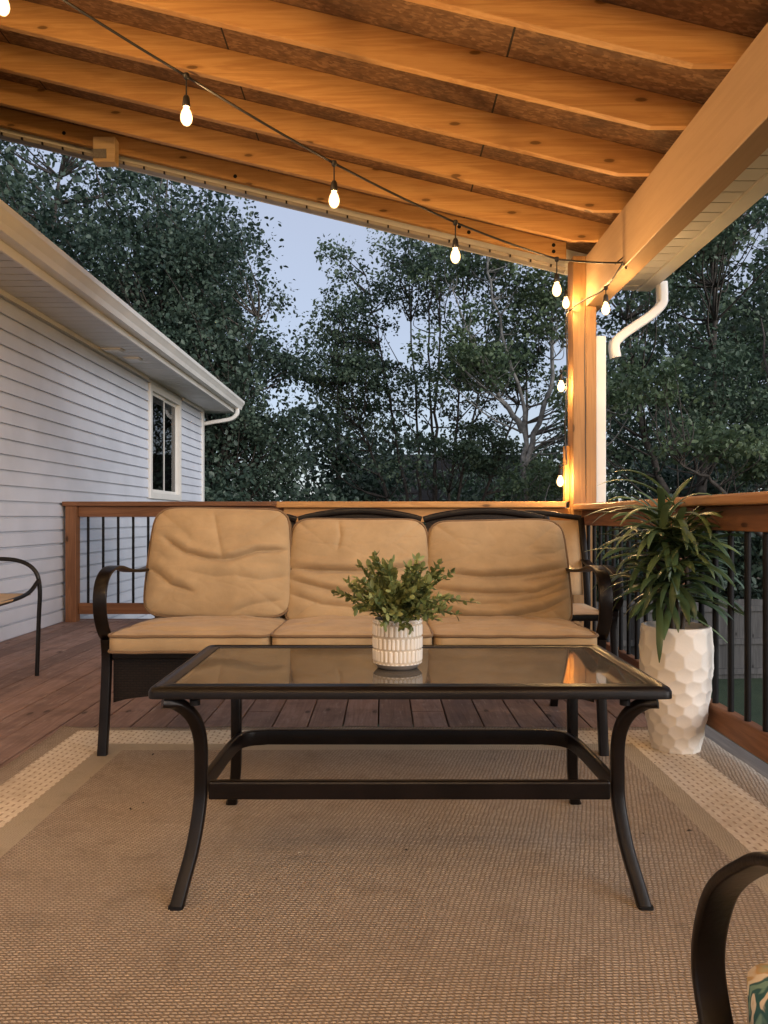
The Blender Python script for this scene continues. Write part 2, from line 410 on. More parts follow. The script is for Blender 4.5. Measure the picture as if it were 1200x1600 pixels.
# ------------------------------------------------------------------ deck
DX0, DX1, PX = -2.64, 1.25, .1455
d_ = MB()
x = DX0; rnd = random.Random(4)
while x < DX1 - .02:
    x1 = min(x + .1395, DX1)
    yend = 6.46 if x < -.62 else 4.93
    # two lengths of board butted end to end
    cut = rnd.choice([.4, 1.6, 3.4])
    for a, b in ((-2.6, cut-.0015), (cut+.0015, yend)):
        dz = rnd.uniform(-.0012, .0012)
        d_.box(x, x1, a, b, -.026+dz, dz)
    x += PX
struct(obj('deck_floor', d_, M['deck'], bevel=.003))
e = MB(); e.box(1.254, 1.33, -2.6, 4.93, -.03, .004); e.box(1.30, 1.335, -2.6, 4.93, -.28, -.032)
struct(obj('deck_edge_board', e, M['deck_grey'], bevel=.003))
j = MB()
j.box(-.62, 1.30, 4.94, 4.975, -.28, .0); j.box(-2.64, -.62, 6.47, 6.505, -.28, 0); j.box(-.66, -.625, 4.98, 6.46, -.28, -.03)
for k in range(10): j.box(-2.63, 1.29, -2.5+.8*k+.1, -2.46+.8*k+.1, -.22, -.032)
for px, py in ((-2.4, 6.3), (-.8, 6.3), (1.2, 4.8), (1.2, 2.4), (1.2, 0), (-.6, 4.8)): j.box(px-.07, px+.07, py-.07, py+.07, GZ-.1, -.225)
struct(obj('deck_underframe', j, M['stain_x']))

# ------------------------------------------------------------------ rug
rx = [-1.295, -1.215, -1.045, -.955, .86, .93, 1.12, 1.245]
mats_x = [0, 2, 1, 0, 1, 2, 0]
RY1 = 3.10; ry = [-1.3, -1.2, -1.03, -.95, 2.80, 2.88, 3.055, RY1]
mats_y = [1, 2, 1, 0, 1, 2, 1]
def rz(x, y):
    e_ = max(0, 1-abs(y-RY1)/.10); l_ = max(0, 1-abs(x+1.295)/.08)
    return .011 + .0022*mnoise.noise(Vector((x*2.3, y*2.3, 1))) + .012*e_*max(0, mnoise.noise(Vector((x*4, 3, 7)))+.15) + .010*l_*max(0, mnoise.noise(Vector((2, y*4, 7))))
def sub(a, n0):
    o = []
    for i in range(len(a)-1):
        k = max(2, int((a[i+1]-a[i])/n0))
        o += [(a[i] + (a[i+1]-a[i])*q/k, i) for q in range(k)]
    return o + [(a[-1], len(a)-2)]
sx, sy = sub(rx, .03), sub(ry, .04)
r_ = MB(); nx, ny = len(sx), len(sy)
for (x, _) in sx:
    for (y, _) in sy:
        xx = x + (.006*mnoise.noise(Vector((0, y*7, 5))) if x in (rx[0], rx[-1]) else 0)
        yy = y + (.007*mnoise.noise(Vector((x*9, 0, 5))) if y in (ry[0], ry[-1]) else 0)
        r_.v.append((xx, yy, rz(x, y)))
for i in range(nx-1):
    for k in range(ny-1):
        mx_, my_ = mats_x[sx[i][1]], mats_y[sy[k][1]]
        ring = lambda idx: min(idx, 6-idx)
        m_ = [0, 2, 1, 0][min(ring(sx[i][1]), ring(sy[k][1]))]
        r_.f.append((i*ny+k, (i+1)*ny+k, (i+1)*ny+k+1, i*ny+k+1)); r_.m.append(m_)
ro = obj('area_rug', r_, [M['rug'], M['rug_plain'], M['rug_dash']], smooth=180)
sm = ro.modifiers.new('thick', 'SOLIDIFY'); sm.thickness = .007; sm.offset = -1
tag(ro, 'brown woven outdoor rug with pale dashed border lying on the deck', 'rug')

# ------------------------------------------------------------------ patio cover
PC = thing('patio_cover', 'open wooden patio roof with bare pine rafters, long beam and corner post', 'patio cover', (1.22, 4.7, 0))
SL = .24; RH = .139
def rbz(x): return 2.45 + SL*(1.087 - x)      # rafter bottom height
XL = -4.6
def rafter(y0, th=.038):
    top = lambda x: rbz(x) + RH
    poly = [(XL, rbz(XL)), (1.087, rbz(1.087)), (1.345, rbz(1.087)), (1.62, rbz(1.087)-.02), (1.62, top(1.62)), (XL, top(XL))]
    m = MB(); m.prism([(p[0], p[1]) for p in poly], 1, y0, y0+th); return m
ys = [4.41 - .43*k for k in range(0, 16)]
for y in ys: obj('rafter', rafter(y), M['pine_x'], PC, bevel=.003)
# end rafter (double) above the post
def endraf():
    m = MB(); top = lambda x: rbz(x)+RH
    m.prism([(XL, rbz(XL)+.02), (1.14, rbz(1.087)+.02-.0), (1.14, top(1.14)), (XL, top(XL))], 1, 4.80, 4.838); return m
obj('end_rafter', endraf(), M['pine_x'], PC, bevel=.003)
sh = MB(); tz = lambda x: rbz(x)+RH
sh.prism([(XL, tz(XL)+.001), (1.70, tz(1.70)+.001), (1.70, tz(1.70)+.014), (XL, tz(XL)+.014)], 1, -2.2, 4.93)
obj('roof_sheathing', sh, M['osb'], PC)
sh = MB(); sh.prism([(XL-.02, tz(XL)+.018), (1.74, tz(1.74)+.018), (1.74, tz(1.74)+.026), (XL-.02, tz(XL)+.026)], 1, -2.22, 4.96)
obj('roof_shingles', sh, M['shingle'], PC)
# gable fascia with the pale J-channel under the end rafter
fz = MB(); fz.prism([(XL, rbz(XL)-.02), (1.60, rbz(1.60)-.02), (1.60, tz(1.60)), (XL, tz(XL))], 1, 4.905, 4.925)
obj('gable_fascia', fz, M['white_al'], PC)
ch = MB(); ch.prism([(XL, rbz(XL)-.022), (1.145, rbz(1.145)-.022), (1.145, rbz(1.145)-.002), (XL, rbz(XL)-.002)], 1, 4.842, 4.90)
obj('vent_channel', ch, M['channel'], PC)
xx = 1.05
while xx > XL:
    cl = MB(); z = rbz(xx); cl.prism([(xx-.005, z-.023), (xx+.005, z-.023), (xx+.005, z-.008), (xx-.005, z-.008)], 1, 4.828, 4.842); xx -= .128
    obj('channel_clip', cl, M['bronze'], PC)
cw = MB(); cw.prism([(XL, rbz(XL)-.020), (1.145, rbz(1.145)-.020), (1.145, rbz(1.145)-.002), (XL, rbz(XL)-.002)], 1, 4.8385, 4.8415)
obj('channel_lip', cw, M['channel'], PC)
# beam
bm_ = MB(); bm_.box(1.23, 1.338, -2.3, 4.815, 2.144, 2.449)
obj('beam', bm_, M['beam'], PC, bevel=.004)
# post: front half runs up beside the beam, the beam sits in its notch
p = MB(); p.box(1.150, 1.2285, 4.67, 4.81, 0, 2.449); p.box(1.2287, 1.292, 4.67, 4.81, 0, 2.1425)
po = obj('post', p, M['post'], PC, bevel=.004)
ck = MB(); pts = [(1.222+.006*mnoise.noise(Vector((0,0,z*3)))+.004*math.sin(z*2), 4.6696, z) for z in np.linspace(.98, 2.12, 40)]
ck.sweep(pts, [(-.0022,-.0006),(.0022,-.0006),(.0022,.0006),(-.0022,.0006)], side=(1,0,0), scale=lambda t: .25+math.sin(PI*t))
obj('crack', ck, M['cord'], po)
tr = MB(); tr.box(1.292+.004, 1.36, 4.70, 4.79, .937, 1.97)
obj('downspout', tr, M['white_al'], PC, bevel=.006)
tb = MB(); tb.box(1.118, 1.1485, 4.745, 4.80, .955, 1.30)
obj('post_trim', tb, M['cedar_z'], PC, bevel=.004)
# soffit outside the beam: panels crossing
so = MB(); SZ = 2.312; y = -2.2
while y < 4.93:
    y2 = min(y+.115, 4.93); so.box(1.341, 1.612, y, y2-.010, SZ, SZ+.006); so.box(1.341, 1.612, y2-.010, y2, SZ+.014, SZ+.018); y += .115
obj('soffit', so, M['soffit'], PC)
fa = MB(); fa.box(1.622, 1.64, -2.2, 4.935, SZ-.004, 2.47)
obj('fascia', fa, M['white_al'], PC)
def gutter_profile(x0, z0, sgn, h=.125, w_=.12):
    return [(x0, z0+h), (x0, z0), (x0+sgn*w_*.62, z0), (x0+sgn*w_*.72, z0+h*.32), (x0+sgn*w_*.92, z0+h*.62), (x0+sgn*w_, z0+h*.72), (x0+sgn*w_, z0+h),
            (x0+sgn*(w_-.012), z0+h), (x0+sgn*(w_-.012), z0+h*.76), (x0+sgn*w_*.86, z0+h*.66), (x0+sgn*w_*.66, z0+h*.34), (x0+sgn*w_*.56, z0+.006), (x0+sgn*.004, z0+.006), (x0+sgn*.004, z0+h)]
gu = MB(); gu.prism(gutter_profile(1.642, SZ, 1), 1, -2.2, 4.94); gu.prism([(1.6425, SZ+.001), (1.715, SZ+.001), (1.755, SZ+.12), (1.6425, SZ+.12)], 1, 4.9405, 4.944)
obj('gutter', gu, M['white_al'], PC)
el = MB(); el.sweep(bez([(1.735, 4.80, 2.325), (1.738, 4.80, 2.24), (1.73, 4.80, 2.185), (1.66, 4.80, 2.115), (1.52, 4.80, 2.02), (1.46, 4.80, 1.97), (1.437, 4.80, 1.93), (1.447, 4.80, 1.855)], 6), rr(.075, .058, .014), side=(0,1,0))
eo = obj('gutter_elbow', el, M['white_al'], PC, smooth=40)
hd = MB(); hd.box(XL-.09, XL-.002, -2.2, 4.93, tz(XL)-.35, tz(XL)+.0)
obj('header', hd, M['pine_y'], PC)
bl = MB(); bl.box(-1.79, -1.655, 4.72, 4.797, 3.045, 3.20)
blo = obj('beam_stub', bl, M['pine_pale'], PC, bevel=.004)
bl = MB(); bl.box(-1.788, -1.705, 4.712, 4.7185, 3.065, 3.12)
obj('bracket_plate', bl, M['deck_grey'], blo)
for (bx, bz) in ((.47, 2.675), (.53, 2.64), (-.93, 2.99), (-2.0, 3.26), (1.06, 2.52), (1.06, 2.56)):
    bh = MB(); bh.sweep([(bx, 4.7975, bz), (bx, 4.80, bz)], [(.012*math.cos(a), .012*math.sin(a)) for a in np.linspace(0, 2*PI, 12)[:-1]])
    obj('bolt_head', bh, M['black'], PC)

# ------------------------------------------------------------------ railings
def baluster(x, y, z0, z1, par):
    m = MB(); m.tube([(x, y, z0), (x, y, z1)], .011, 10)
    obj('baluster', m, M['black'], par, smooth=60)
# right side
RR = thing('deck_railing', 'stained side railing with black balusters running past the tall white planter', 'railing', (1.22, 1.5, 0), 'deck railings')
m = MB(); m.box(1.145, 1.288, -2.5, 4.66, .900, .938); obj('cap_rail', m, M['cap_y'], RR, bevel=.008)
m = MB(); m.box(1.198, 1.236, -2.5, 4.66, .812, .8995); obj('top_rail', m, M['stain_y'], RR, bevel=.004)
m = MB(); m.box(1.198, 1.236, -2.5, 4.66, .088, .178); obj('bottom_rail', m, M['stain_y'], RR, bevel=.004)
y = 4.57
while y > -.4: baluster(1.217, y, .16, .83, RR); y -= .125
for py in (3.32, 1.7, .0):
    m = MB(); m.box(1.238, 1.327, py, py+.089, .0045, .899); obj('railing_post', m, M['stain_z'], RR, bevel=.004)
# back, near section (at the corner post)
RB = thing('deck_railing', 'golden wood railing behind the sofa, ending against the corner post', 'railing', (.3, 4.76, 0), 'deck railings')
m = MB(); m.box(-.66, 1.116, 4.70, 4.84, .918, .956); obj('cap_rail', m, M['cap_x'], RB, bevel=.006)
m = MB(); m.box(-.62, 1.148, 4.745, 4.783, .828, .9175); obj('top_rail', m, M['cedar_x'], RB, bevel=.004)
m = MB(); m.box(-.62, 1.148, 4.745, 4.783, .088, .178); obj('bottom_rail', m, M['stain_x'], RB, bevel=.004)
x = 1.07
while x > -.55: baluster(x, 4.764, .16, .85, RB); x -= .125
m = MB(); m.box(-.66, -.571, 4.786, 4.875, .0, .917); obj('railing_post', m, M['stain_z'], RB, bevel=.004)
# back, far section along the left
RL = thing('deck_railing', 'dark stained railing at the far left corner beside the white siding', 'railing', (-1.6, 6.35, 0), 'deck railings')
m = MB(); m.box(-2.635, -.66, 6.28, 6.42, .950, .988); obj('cap_rail', m, M['stain_x'], RL, bevel=.006)
m = MB(); m.box(-2.52, -.70, 6.33, 6.368, .862, .9495); obj('top_rail', m, M['stain_x'], RL, bevel=.004)
m = MB(); m.box(-2.52, -.70, 6.33, 6.368, .06, .15); obj('bottom_rail', m, M['stain_x'], RL, bevel=.004)
m = MB(); m.box(-2.612, -2.523, 6.29, 6.379, 0, .949); obj('railing_post', m, M['stain_z'], RL, bevel=.004)
m = MB(); m.box(-.745, -.656, 6.372, 6.46, 0, .949); obj('railing_post', m, M['stain_z'], RL, bevel=.004)
x = -2.445
while x < -.75: baluster(x, 6.349, .13, .88, RL); x += .124
RJ = thing('deck_railing', 'short return railing joining the two back railings behind the sofa', 'railing', (-.64, 5.6, 0), 'deck railings')
m = MB(); m.box(-.70, -.58, 4.88, 6.27, .920, .949); obj('cap_rail', m, M['stain_y'], RJ, bevel=.006)
m = MB(); m.box(-.66, -.622, 4.88, 6.37, .828, .919); obj('top_rail', m, M['stain_y'], RJ, bevel=.004)
m = MB(); m.box(-.66, -.622, 4.88, 6.37, .088, .178); obj('bottom_rail', m, M['stain_y'], RJ, bevel=.004)
y = 5.0
while y < 6.3: baluster(-.641, y, .16, .84, RJ); y += .125

# ------------------------------------------------------------------ house
HX = -2.65; HY0, HY1 = -3.0, 11.2
HO = thing('house', 'white vinyl sided house with deep soffit and gutter along the left of the deck', 'house', (HX-2, 4, GZ))
LAP = .108; WZ1 = 2.415
WY0, WY1, WZ_0, WZ_1 = 8.62, 9.94, 1.07, 2.37
def siding(m, y0, y1, z0, z1):
    k0 = math.floor((z0-GZ)/LAP)
    z = GZ + k0*LAP
    while z < z1:
        a, b = max(z, z0), min(z+LAP, z1)
        if b-a > .004:
            g_ = min(b, max(a, z+LAP-.018))
            f = lambda q: HX + .002 + .010*(1-(q-z)/LAP)
            if g_ > a+.001: m.add([(f(a), y0, a), (f(a), y1, a), (f(g_), y1, g_), (f(g_), y0, g_)], [(0,1,2,3)])
            if b > g_+.001:
                m.add([(f(g_), y0, g_), (f(g_), y1, g_), (HX-.012, y1, g_+.002), (HX-.012, y0, g_+.002)], [(0,1,2,3)])
                m.add([(HX-.012, y0, g_+.002), (HX-.012, y1, g_+.002), (HX-.012, y1, b), (HX-.012, y0, b)], [(0,1,2,3)])
                m.add([(HX-.012, y0, b), (HX-.012, y1, b), (HX+.012, y1, b), (HX+.012, y0, b)], [(0,1,2,3)])
        z += LAP
sd = MB()
siding(sd, HY0, WY0-.005, GZ-.1, WZ1); siding(sd, WY1+.005, HY1, GZ-.1, WZ1)
siding(sd, WY0-.005, WY1+.005, GZ-.1, WZ_0); siding(sd, WY0-.005, WY1+.005, WZ_1, WZ1)
obj('wall', sd, M['vinyl'], HO)
bk = MB(); bk.box(HX-6.5, HX-.014, HY0, WY0-.01, GZ-.1, WZ1+.1); bk.box(HX-6.5, HX-.014, WY1+.01, HY1-.005, GZ-.1, WZ1+.1)
bk.box(HX-6.5, HX-.014, WY0-.01, WY1+.01, GZ-.1, WZ_0-.02); bk.box(HX-6.5, HX-.014, WY0-.01, WY1+.01, WZ_1+.02, WZ1+.1); bk.box(HX-6.5, HX-.25, WY0-.01, WY1+.01, WZ_0-.02, WZ_1+.02)
obj('wall_core', bk, M['frosted'], HO)
ew = MB(); ew.box(HX-6.5, HX-.01, HY1-.004, HY1+.01, GZ-.1, WZ1); obj('end_wall', ew, M['vinyl'], HO)
c = MB(); c.box(HX-.06, HX+.026, HY1-.075, HY1+.025, GZ-.1, WZ1-.001); obj('corner_trim', c, M['white_al'], HO, bevel=.003)
# soffit panels
s_ = MB(); y = HY0; EX = -2.235
while y < HY1+.28:
    s_.box(HX-.02, EX, y, y+.117, WZ1+.002, WZ1+.010); s_.box(HX-.02, EX, y+.117, y+.13, WZ1+.018, WZ1+.022); y += .13
obj('soffit', s_, M['soffit'], HO)
ft = MB(); ft.box(HX+.018, HX+.04, HY0, WY0-.08, WZ1-.035, WZ1+.0015); ft.box(HX+.018, HX+.04, WY1+.08, HY1-.08, WZ1-.035, WZ1+.0015); obj('frieze_trim', ft, M['white_al'], HO)
fa = MB(); fa.box(EX+.002, EX+.022, HY0, HY1+.3, WZ1-.012, WZ1+.17); obj('fascia', fa, M['white_al'], HO, bevel=.004)
gu = MB(); gu.prism(gutter_profile(EX+.024, WZ1+.045, 1, .13, .125), 1, HY0, HY1+.3); gu.prism([(EX+.025, WZ1+.046), (EX+.10, WZ1+.046), (EX+.145, WZ1+.17), (EX+.025, WZ1+.17)], 1, HY1+.3005, HY1+.304)
obj('gutter', gu, M['white_al'], HO)
dp = MB(); dp.sweep(bez([(EX+.075, HY1+.12, WZ1+.05), (EX+.07, HY1+.12, WZ1-.03), (EX+.0, HY1+.12, WZ1-.10), (EX-.12, HY1+.12, WZ1-.13), (HX+.12, HY1+.1, WZ1-.16), (HX+.0, HY1+.08, WZ1-.19)], 6), rr(.07, .055, .014), side=(0,1,0))
dpo = obj('downspout', dp, M['white_al'], HO, smooth=40)
dp = MB(); dp.box(HX-.10, HX-.03, HY1+.03, HY1+.09, GZ+.05, WZ1-.16); obj('pipe', dp, M['white_al'], dpo, bevel=.01)
rf = MB(); rs = .30
rf.prism([(EX+.06, WZ1+.185), (HX-3.3, WZ1+.185+rs*(EX+.06-HX+3.3)), (HX-6.9, WZ1+.185), (HX-6.9, WZ1+.155), (HX-3.3, WZ1+.155+rs*(EX+.06-HX+3.3)), (EX+.06, WZ1+.172)], 1, HY0, HY1+.3)
obj('roof', rf, M['shingle'], HO)
gb = MB(); gb.prism([(EX, WZ1+.02), (HX-3.3, WZ1+.15+rs*(EX-HX+3.3)), (HX-6.6, WZ1+.02)], 1, HY1-.05, HY1); obj('gable', gb, M['vinyl'], HO)
for (a, b, q, e) in ((6.52, 6.60, -2.50, -2.41), (6.40, 6.47, -2.40, -2.33)):
    pass
for (yy, xa, xb) in ((7.05, -2.60, -2.42), (7.45, -2.53, -2.38)):
    vt = MB(); vt.box(xa, xb, yy, yy+.13, WZ1-.012, WZ1+.001); vt.box(xa+.015, xb-.015, yy+.015, yy+.115, WZ1-.02, WZ1-.0125)
    obj('soffit_vent', vt, M['white_al'], HO, bevel=.002)
# window
wd = MB(); x0, x1 = HX-.03, HX+.032; f_ = .075
wd.box(x0, x1, WY0, WY0+f_, WZ_0, WZ_1); wd.box(x0, x1, WY1-f_, WY1, WZ_0, WZ_1)
wd.box(x0, x1, WY0+f_+.0005, WY1-f_-.0005, WZ_0, WZ_0+f_); wd.box(x0, x1, WY0+f_+.0005, WY1-f_-.0005, WZ_1-f_, WZ_1)
wo = obj('window', wd, M['white_al'], HO, bevel=.004)
ym = (WY0+WY1)/2
for (a, b, xo) in ((WY0+f_, ym+.02, -.006), (ym-.02, WY1-f_, -.02)):
    m = MB(); q = .035; xa, xb = HX+xo-.012, HX+xo
    m.box(xa, xb, a+.001, a+q, WZ_0+f_+.001, WZ_1-f_-.001); m.box(xa, xb, b-q, b-.001, WZ_0+f_+.001, WZ_1-f_-.001)
    m.box(xa, xb, a+q+.0005, b-q-.0005, WZ_0+f_+.001, WZ_0+f_+q); m.box(xa, xb, a+q+.0005, b-q-.0005, WZ_1-f_-q, WZ_1-f_-.001)
    obj('sash', m, M['white_al'], wo)
    m = MB(); m.box(xa+.004, xa+.008, a+q-.004, b-q+.004, WZ_0+f_+q-.004, WZ_1-f_-q+.004); obj('pane', m, M['window'], wo)
m = MB(); m.box(HX-.10, HX-.09, WY0+.05, ym, WZ_0+.05, WZ_1-.05); obj('blind', m, M['curtain'], wo)

# ------------------------------------------------------------------ string lights
SG = thing('string_lights', 'black cord string of lit globe bulbs under the rafters and down the corner post', 'string lights', (.8, 3.7, 2.1))
knots = [(1.225, 3.94, 2.165), (.8325, 3.70, 2.103), (.316, 3.397, 2.163), (-.201, 3.093, 2.285), (-.718, 2.79, 2.462), (-1.235, 2.487, 2.665), (-1.75, 2.18, 2.90), (-2.1, 1.95, 3.06)]
cord = MB()
def strand(a, b, sag, n=12):
    a, b = Vector(a), Vector(b)
    return [a.lerp(b, t) - Vector((0, 0, sag*4*t*(1-t))) for t in np.linspace(0, 1, n)]
for a, b in zip(knots[:-1], knots[1:]): cord.tube(strand(a, b, .006), .0048, 6)
bulbs = []
for k in knots[1:7]: bulbs.append((Vector(k), .135))
# from the hook back to the post and down its left side
hook = Vector(knots[0])
c2 = [hook, Vector((1.19, 4.12, 2.09)), Vector((1.165, 4.45, 2.12)), Vector((1.135, 4.655, 2.12)), Vector((1.105, 4.66, 2.05)), Vector((1.112, 4.662, 1.75)), Vector((1.10, 4.665, 1.4)), Vector((1.11, 4.665, 1.18))]
cord.tube(bez(c2, 6), .0048, 6)
bulbs.append((Vector((1.19, 4.12, 2.09)), .10)); bulbs.append((Vector((1.095, 4.62, 2.20)), .04))
bulbs.append((Vector((1.075, 4.66, 1.745)), .08)); bulbs.append((Vector((1.07, 4.66, 1.17)), .08))
cord.tube([(1.105, 4.66, 2.05), (1.095, 4.62, 2.20)], .003, 6); cord.tube([(1.112, 4.662, 1.75), (1.075, 4.66, 1.745)], .003, 6); cord.tube([(1.11, 4.665, 1.18), (1.07, 4.66, 1.17)], .003, 6)
# strands continuing over and behind the viewer
more = [(-2.1, 1.95, 3.06), (-1.7, 1.35, 2.78), (-1.45, .85, 2.66), (-1.1, .3, 2.60), (-.7, -.25, 2.50), (-.25, -.8, 2.42), (.3, -1.2, 2.30), (.8, -1.5, 2.22), (1.225, -1.7, 2.165)]
for a, b in zip(more[:-1], more[1:]): cord.tube(strand(a, b, .01), .0048, 6)
for k in more[1:8]: bulbs.append((Vector(k), .13))
more = [(1.225, -1.7, 2.165), (1.2, -1.1, 2.13), (1.2, -.5, 2.12), (1.2, .1, 2.12), (1.2, .75, 2.13), (1.225, 1.3, 2.165)]
for a, b in zip(more[:-1], more[1:]): cord.tube(strand(a, b, .01), .0048, 6)
for k in more[1:5]: bulbs.append((Vector(k), .11))
for yy in (-1.75, -1.05, -.35):  # extra unseen strands across the roof, added to brighten the rug
    pts_ = [Vector((-2.2, yy, 2.55))] + [Vector((-2.2+3.4*t, yy+.1, 2.55-.45*t-.9*t*(1-t))) for t in (.18, .34, .5, .66, .82)] + [Vector((1.22, yy+.2, 2.17))]
    cord.tube(bez(pts_, 5), .0048, 6)
    for k in pts_[1:-1]: bulbs.append((k, .12))
hk = MB(); hk.tube([(1.24, 3.93, 2.13), (1.235, 3.95, 2.20), (1.20, 3.99, 2.175)], .004, 6); hk.tube([(1.21, 3.90, 2.155), (1.25, 3.99, 2.155)], .005, 6)
obj('cord', cord, M['cord'], SG, smooth=60); obj('hook', hk, M['cord'], SG)
for (k, drop) in bulbs:
    b = k - Vector((0, 0, drop))
    m = MB(); m.lathe([(0, .010), (.010, .009), (.012, 0), (.009, -.010), (.004, -.014)], k, 10); m.tube([k, b+Vector((0, 0, .058))], .003, 6)
    m.lathe([(0.0, .066), (.008, .064), (.012, .056), (.0135, .040), (.0150, .026), (.0125, .022), (0, .022)], b, 14)
    s0 = obj('socket', m, M['cord'], SG, smooth=50)
    m = MB(); m.lathe([(.009, .0225), (.011, .016), (.0165, .006), (.0205, -.008), (.0215, -.018), (.0190, -.030), (.0125, -.040), (.005, -.0445), (0, -.045)], b, 30)
    obj('bulb', m, M['shell'], s0, smooth=180)
    m = MB(); m.lathe([(0, .012), (.004, .010), (.0085, .000), (.0115, -.012), (.0110, -.024), (.006, -.033), (0, -.035)], b, 20)
    obj('filament', m, M['bulb'], s0, smooth=180)

# ------------------------------------------------------------------ cushions
def cushion(name, parent, w_, h_, T, E, mat4, creases, seed, n=96, k=.14, amp=.006, mat=None, pip=True, sag=0, pk_=6.5, flare=0):
    """w_ x h_ pillow; local x right, y up, z toward the viewer; creases: (polyline, depth, width)"""
    rng = random.Random(seed); off = Vector((rng.uniform(0, 50), rng.uniform(0, 50), 0))
    us = np.linspace(-1, 1, n); U, V = np.meshgrid(us, us, indexing='ij')
    sq = np.maximum(np.abs(U), np.abs(V))/np.maximum((np.abs(U)**pk_+np.abs(V)**pk_)**(1/pk_), 1e-6); X = U*sq*np.sqrt(1-k*V*V)*w_/2; Y = V*sq*np.sqrt(1-k*U*U)*h_/2
    X = X*(1-flare*V); Y = Y + .006*np.sin(U*2.1+seed)
    prof = (1-np.abs(U)**4.5)**.42*(1-np.abs(V)**4.5)**.42
    crown = .62 + .38*(1-U*U)*(1-V*V)
    N = np.zeros_like(U)
    for i in range(n):
        for j_ in range(n):
            q = Vector((X[i, j_], Y[i, j_], 0))
            N[i, j_] = mnoise.noise(q*9+off) + .5*mnoise.noise(Vector((q.x*10, q.y*26, 3))+off) - .28*(1-abs(mnoise.noise(Vector((q.x*7+q.y*3, q.y*19, 8))+off))*2)**6
    D = np.zeros_like(U)
    for (pl, dep, wd_) in creases:
        best = np.full_like(U, 9.0); sgn = np.zeros_like(U)
        tl = sum(math.dist(a, b) for a, b in zip(pl[:-1], pl[1:])); acc = 0; fade = np.zeros_like(U)
        for (a, b) in zip(pl[:-1], pl[1:]):
            ax, ay, bx, by = a[0]*w_/2, a[1]*h_/2, b[0]*w_/2, b[1]*h_/2
            dx, dy = bx-ax, by-ay; L2 = dx*dx+dy*dy+1e-9
            t = np.clip(((X-ax)*dx+(Y-ay)*dy)/L2, 0, 1)
            dd = np.hypot(X-ax-t*dx, Y-ay-t*dy); s1 = (Y-ay-t*dy)
            seg = math.dist(a, b); tt = (acc + t*seg)/tl
            mk = dd < best; best = np.where(mk, dd, best); sgn = np.where(mk, s1, sgn); fade = np.where(mk, tt, fade); acc += seg
        fd = np.clip(np.minimum(fade, 1-fade)*5+.25, 0, 1)
        dep = dep*1.75; wd_ = wd_*.95; D += -dep*fd*np.exp(-(np.abs(best)/(wd_*.62))) + .55*dep*fd*np.exp(-((sgn-wd_*1.9)/(wd_*1.3))**2)*np.exp(-(best/(wd_*3.0))**2) 
    F = E + (T*prof*crown) + (amp*N + D)*prof**.5
    B = -(E + T*.55*prof)
    m = MB()
    def tv(x_, y_, z_): return mat4 @ Vector((x_, y_ - sag*(x_/(w_/2))**2*0, z_))
    m.add([tv(X[i, j_], Y[i, j_], F[i, j_]) for i in range(n) for j_ in range(n)], [(i*n+j_, (i+1)*n+j_, (i+1)*n+j_+1, i*n+j_+1) for i in range(n-1) for j_ in range(n-1)])
    b0 = n*n
    m.add([tv(X[i, j_], Y[i, j_], B[i, j_]) for i in range(n) for j_ in range(n)], [(i*n+j_+1, (i+1)*n+j_+1, (i+1)*n+j_, i*n+j_) for i in range(n-1) for j_ in range(n-1)])
    rim = [(i, 0) for i in range(n)] + [(n-1, j_) for j_ in range(1, n)] + [(i, n-1) for i in range(n-2, -1, -1)] + [(0, j_) for j_ in range(n-2, 0, -1)]
    q = len(rim)
    for a in range(q):
        i0 = rim[a][0]*n+rim[a][1]; i1 = rim[(a+1) % q][0]*n+rim[(a+1) % q][1]
        m.f.append((i0, i0+b0, i1+b0, i1)); m.m.append(0)
    o = obj(name, m, mat or M['cushion'], parent, smooth=180)
    if pip:
        pm = MB(); st = max(1, q//90)
        for zz in (E, -E):
            pm.tube([tv(X[i, j_]*1.004, Y[i, j_]*1.004, zz*1.05 + .5*(mnoise.noise(Vector((i*.1, j_*.1, seed)))*.004)) for (i, j_) in rim[::st]], .0055, 6, closed=True)
        obj('piping', pm, M['piping'], o, smooth=180)
    return o

# ------------------------------------------------------------------ sofa
SO = thing('sofa', 'three seat bronze framed patio sofa with tan cushions', 'sofa', (-.115, 3.1, 0))
SX0, SX1 = -1.005, .785
def backm(cx, cy, cz, tilt, roll=0):
    return Matrix.Translation((cx, cy, cz)) @ Matrix.Rotation(R(roll), 4, 'Y') @ Matrix.Rotation(R(90-tilt), 4, 'X')
cr1 = [([(-.78,.42),(-.45,.12),(-.12,.0),(.1,-.02)], .016, .016), ([(.95,.18),(.55,.14),(.25,.0),(.05,-.03)], .016, .014), ([(-.98,-.12),(-.8,-.25),(-.62,-.45),(-.3,-.58)], .013, .018),
       ([(.2,-.95),(.5,-.8),(.9,-.72)], .008, .018), ([(-.1,.9),(0,.4),(.08,.02)], .006, .022), ([(.3,-.32),(.6,-.38),(.95,-.3)], .007, .018), ([(-.4,-.22),(0,-.33),(.3,-.3)], .005, .02)]
cr2 = [([(-1,.04),(-.5,-.02),(0,-.04),(.55,.02),(1,.18)], .019, .017), ([(-.98,-.15),(-.6,-.3),(-.2,-.42),(.2,-.45)], .013, .016), ([(-.95,-.42),(-.5,-.62),(0,-.68)], .009, .018), ([(-.3,.95),(-.26,.6),(-.3,.35)], .007, .016), ([(.4,-.3),(.7,-.25),(1,-.12)], .009, .018), ([(.5,-.7),(1,-.5)], .008, .018)]
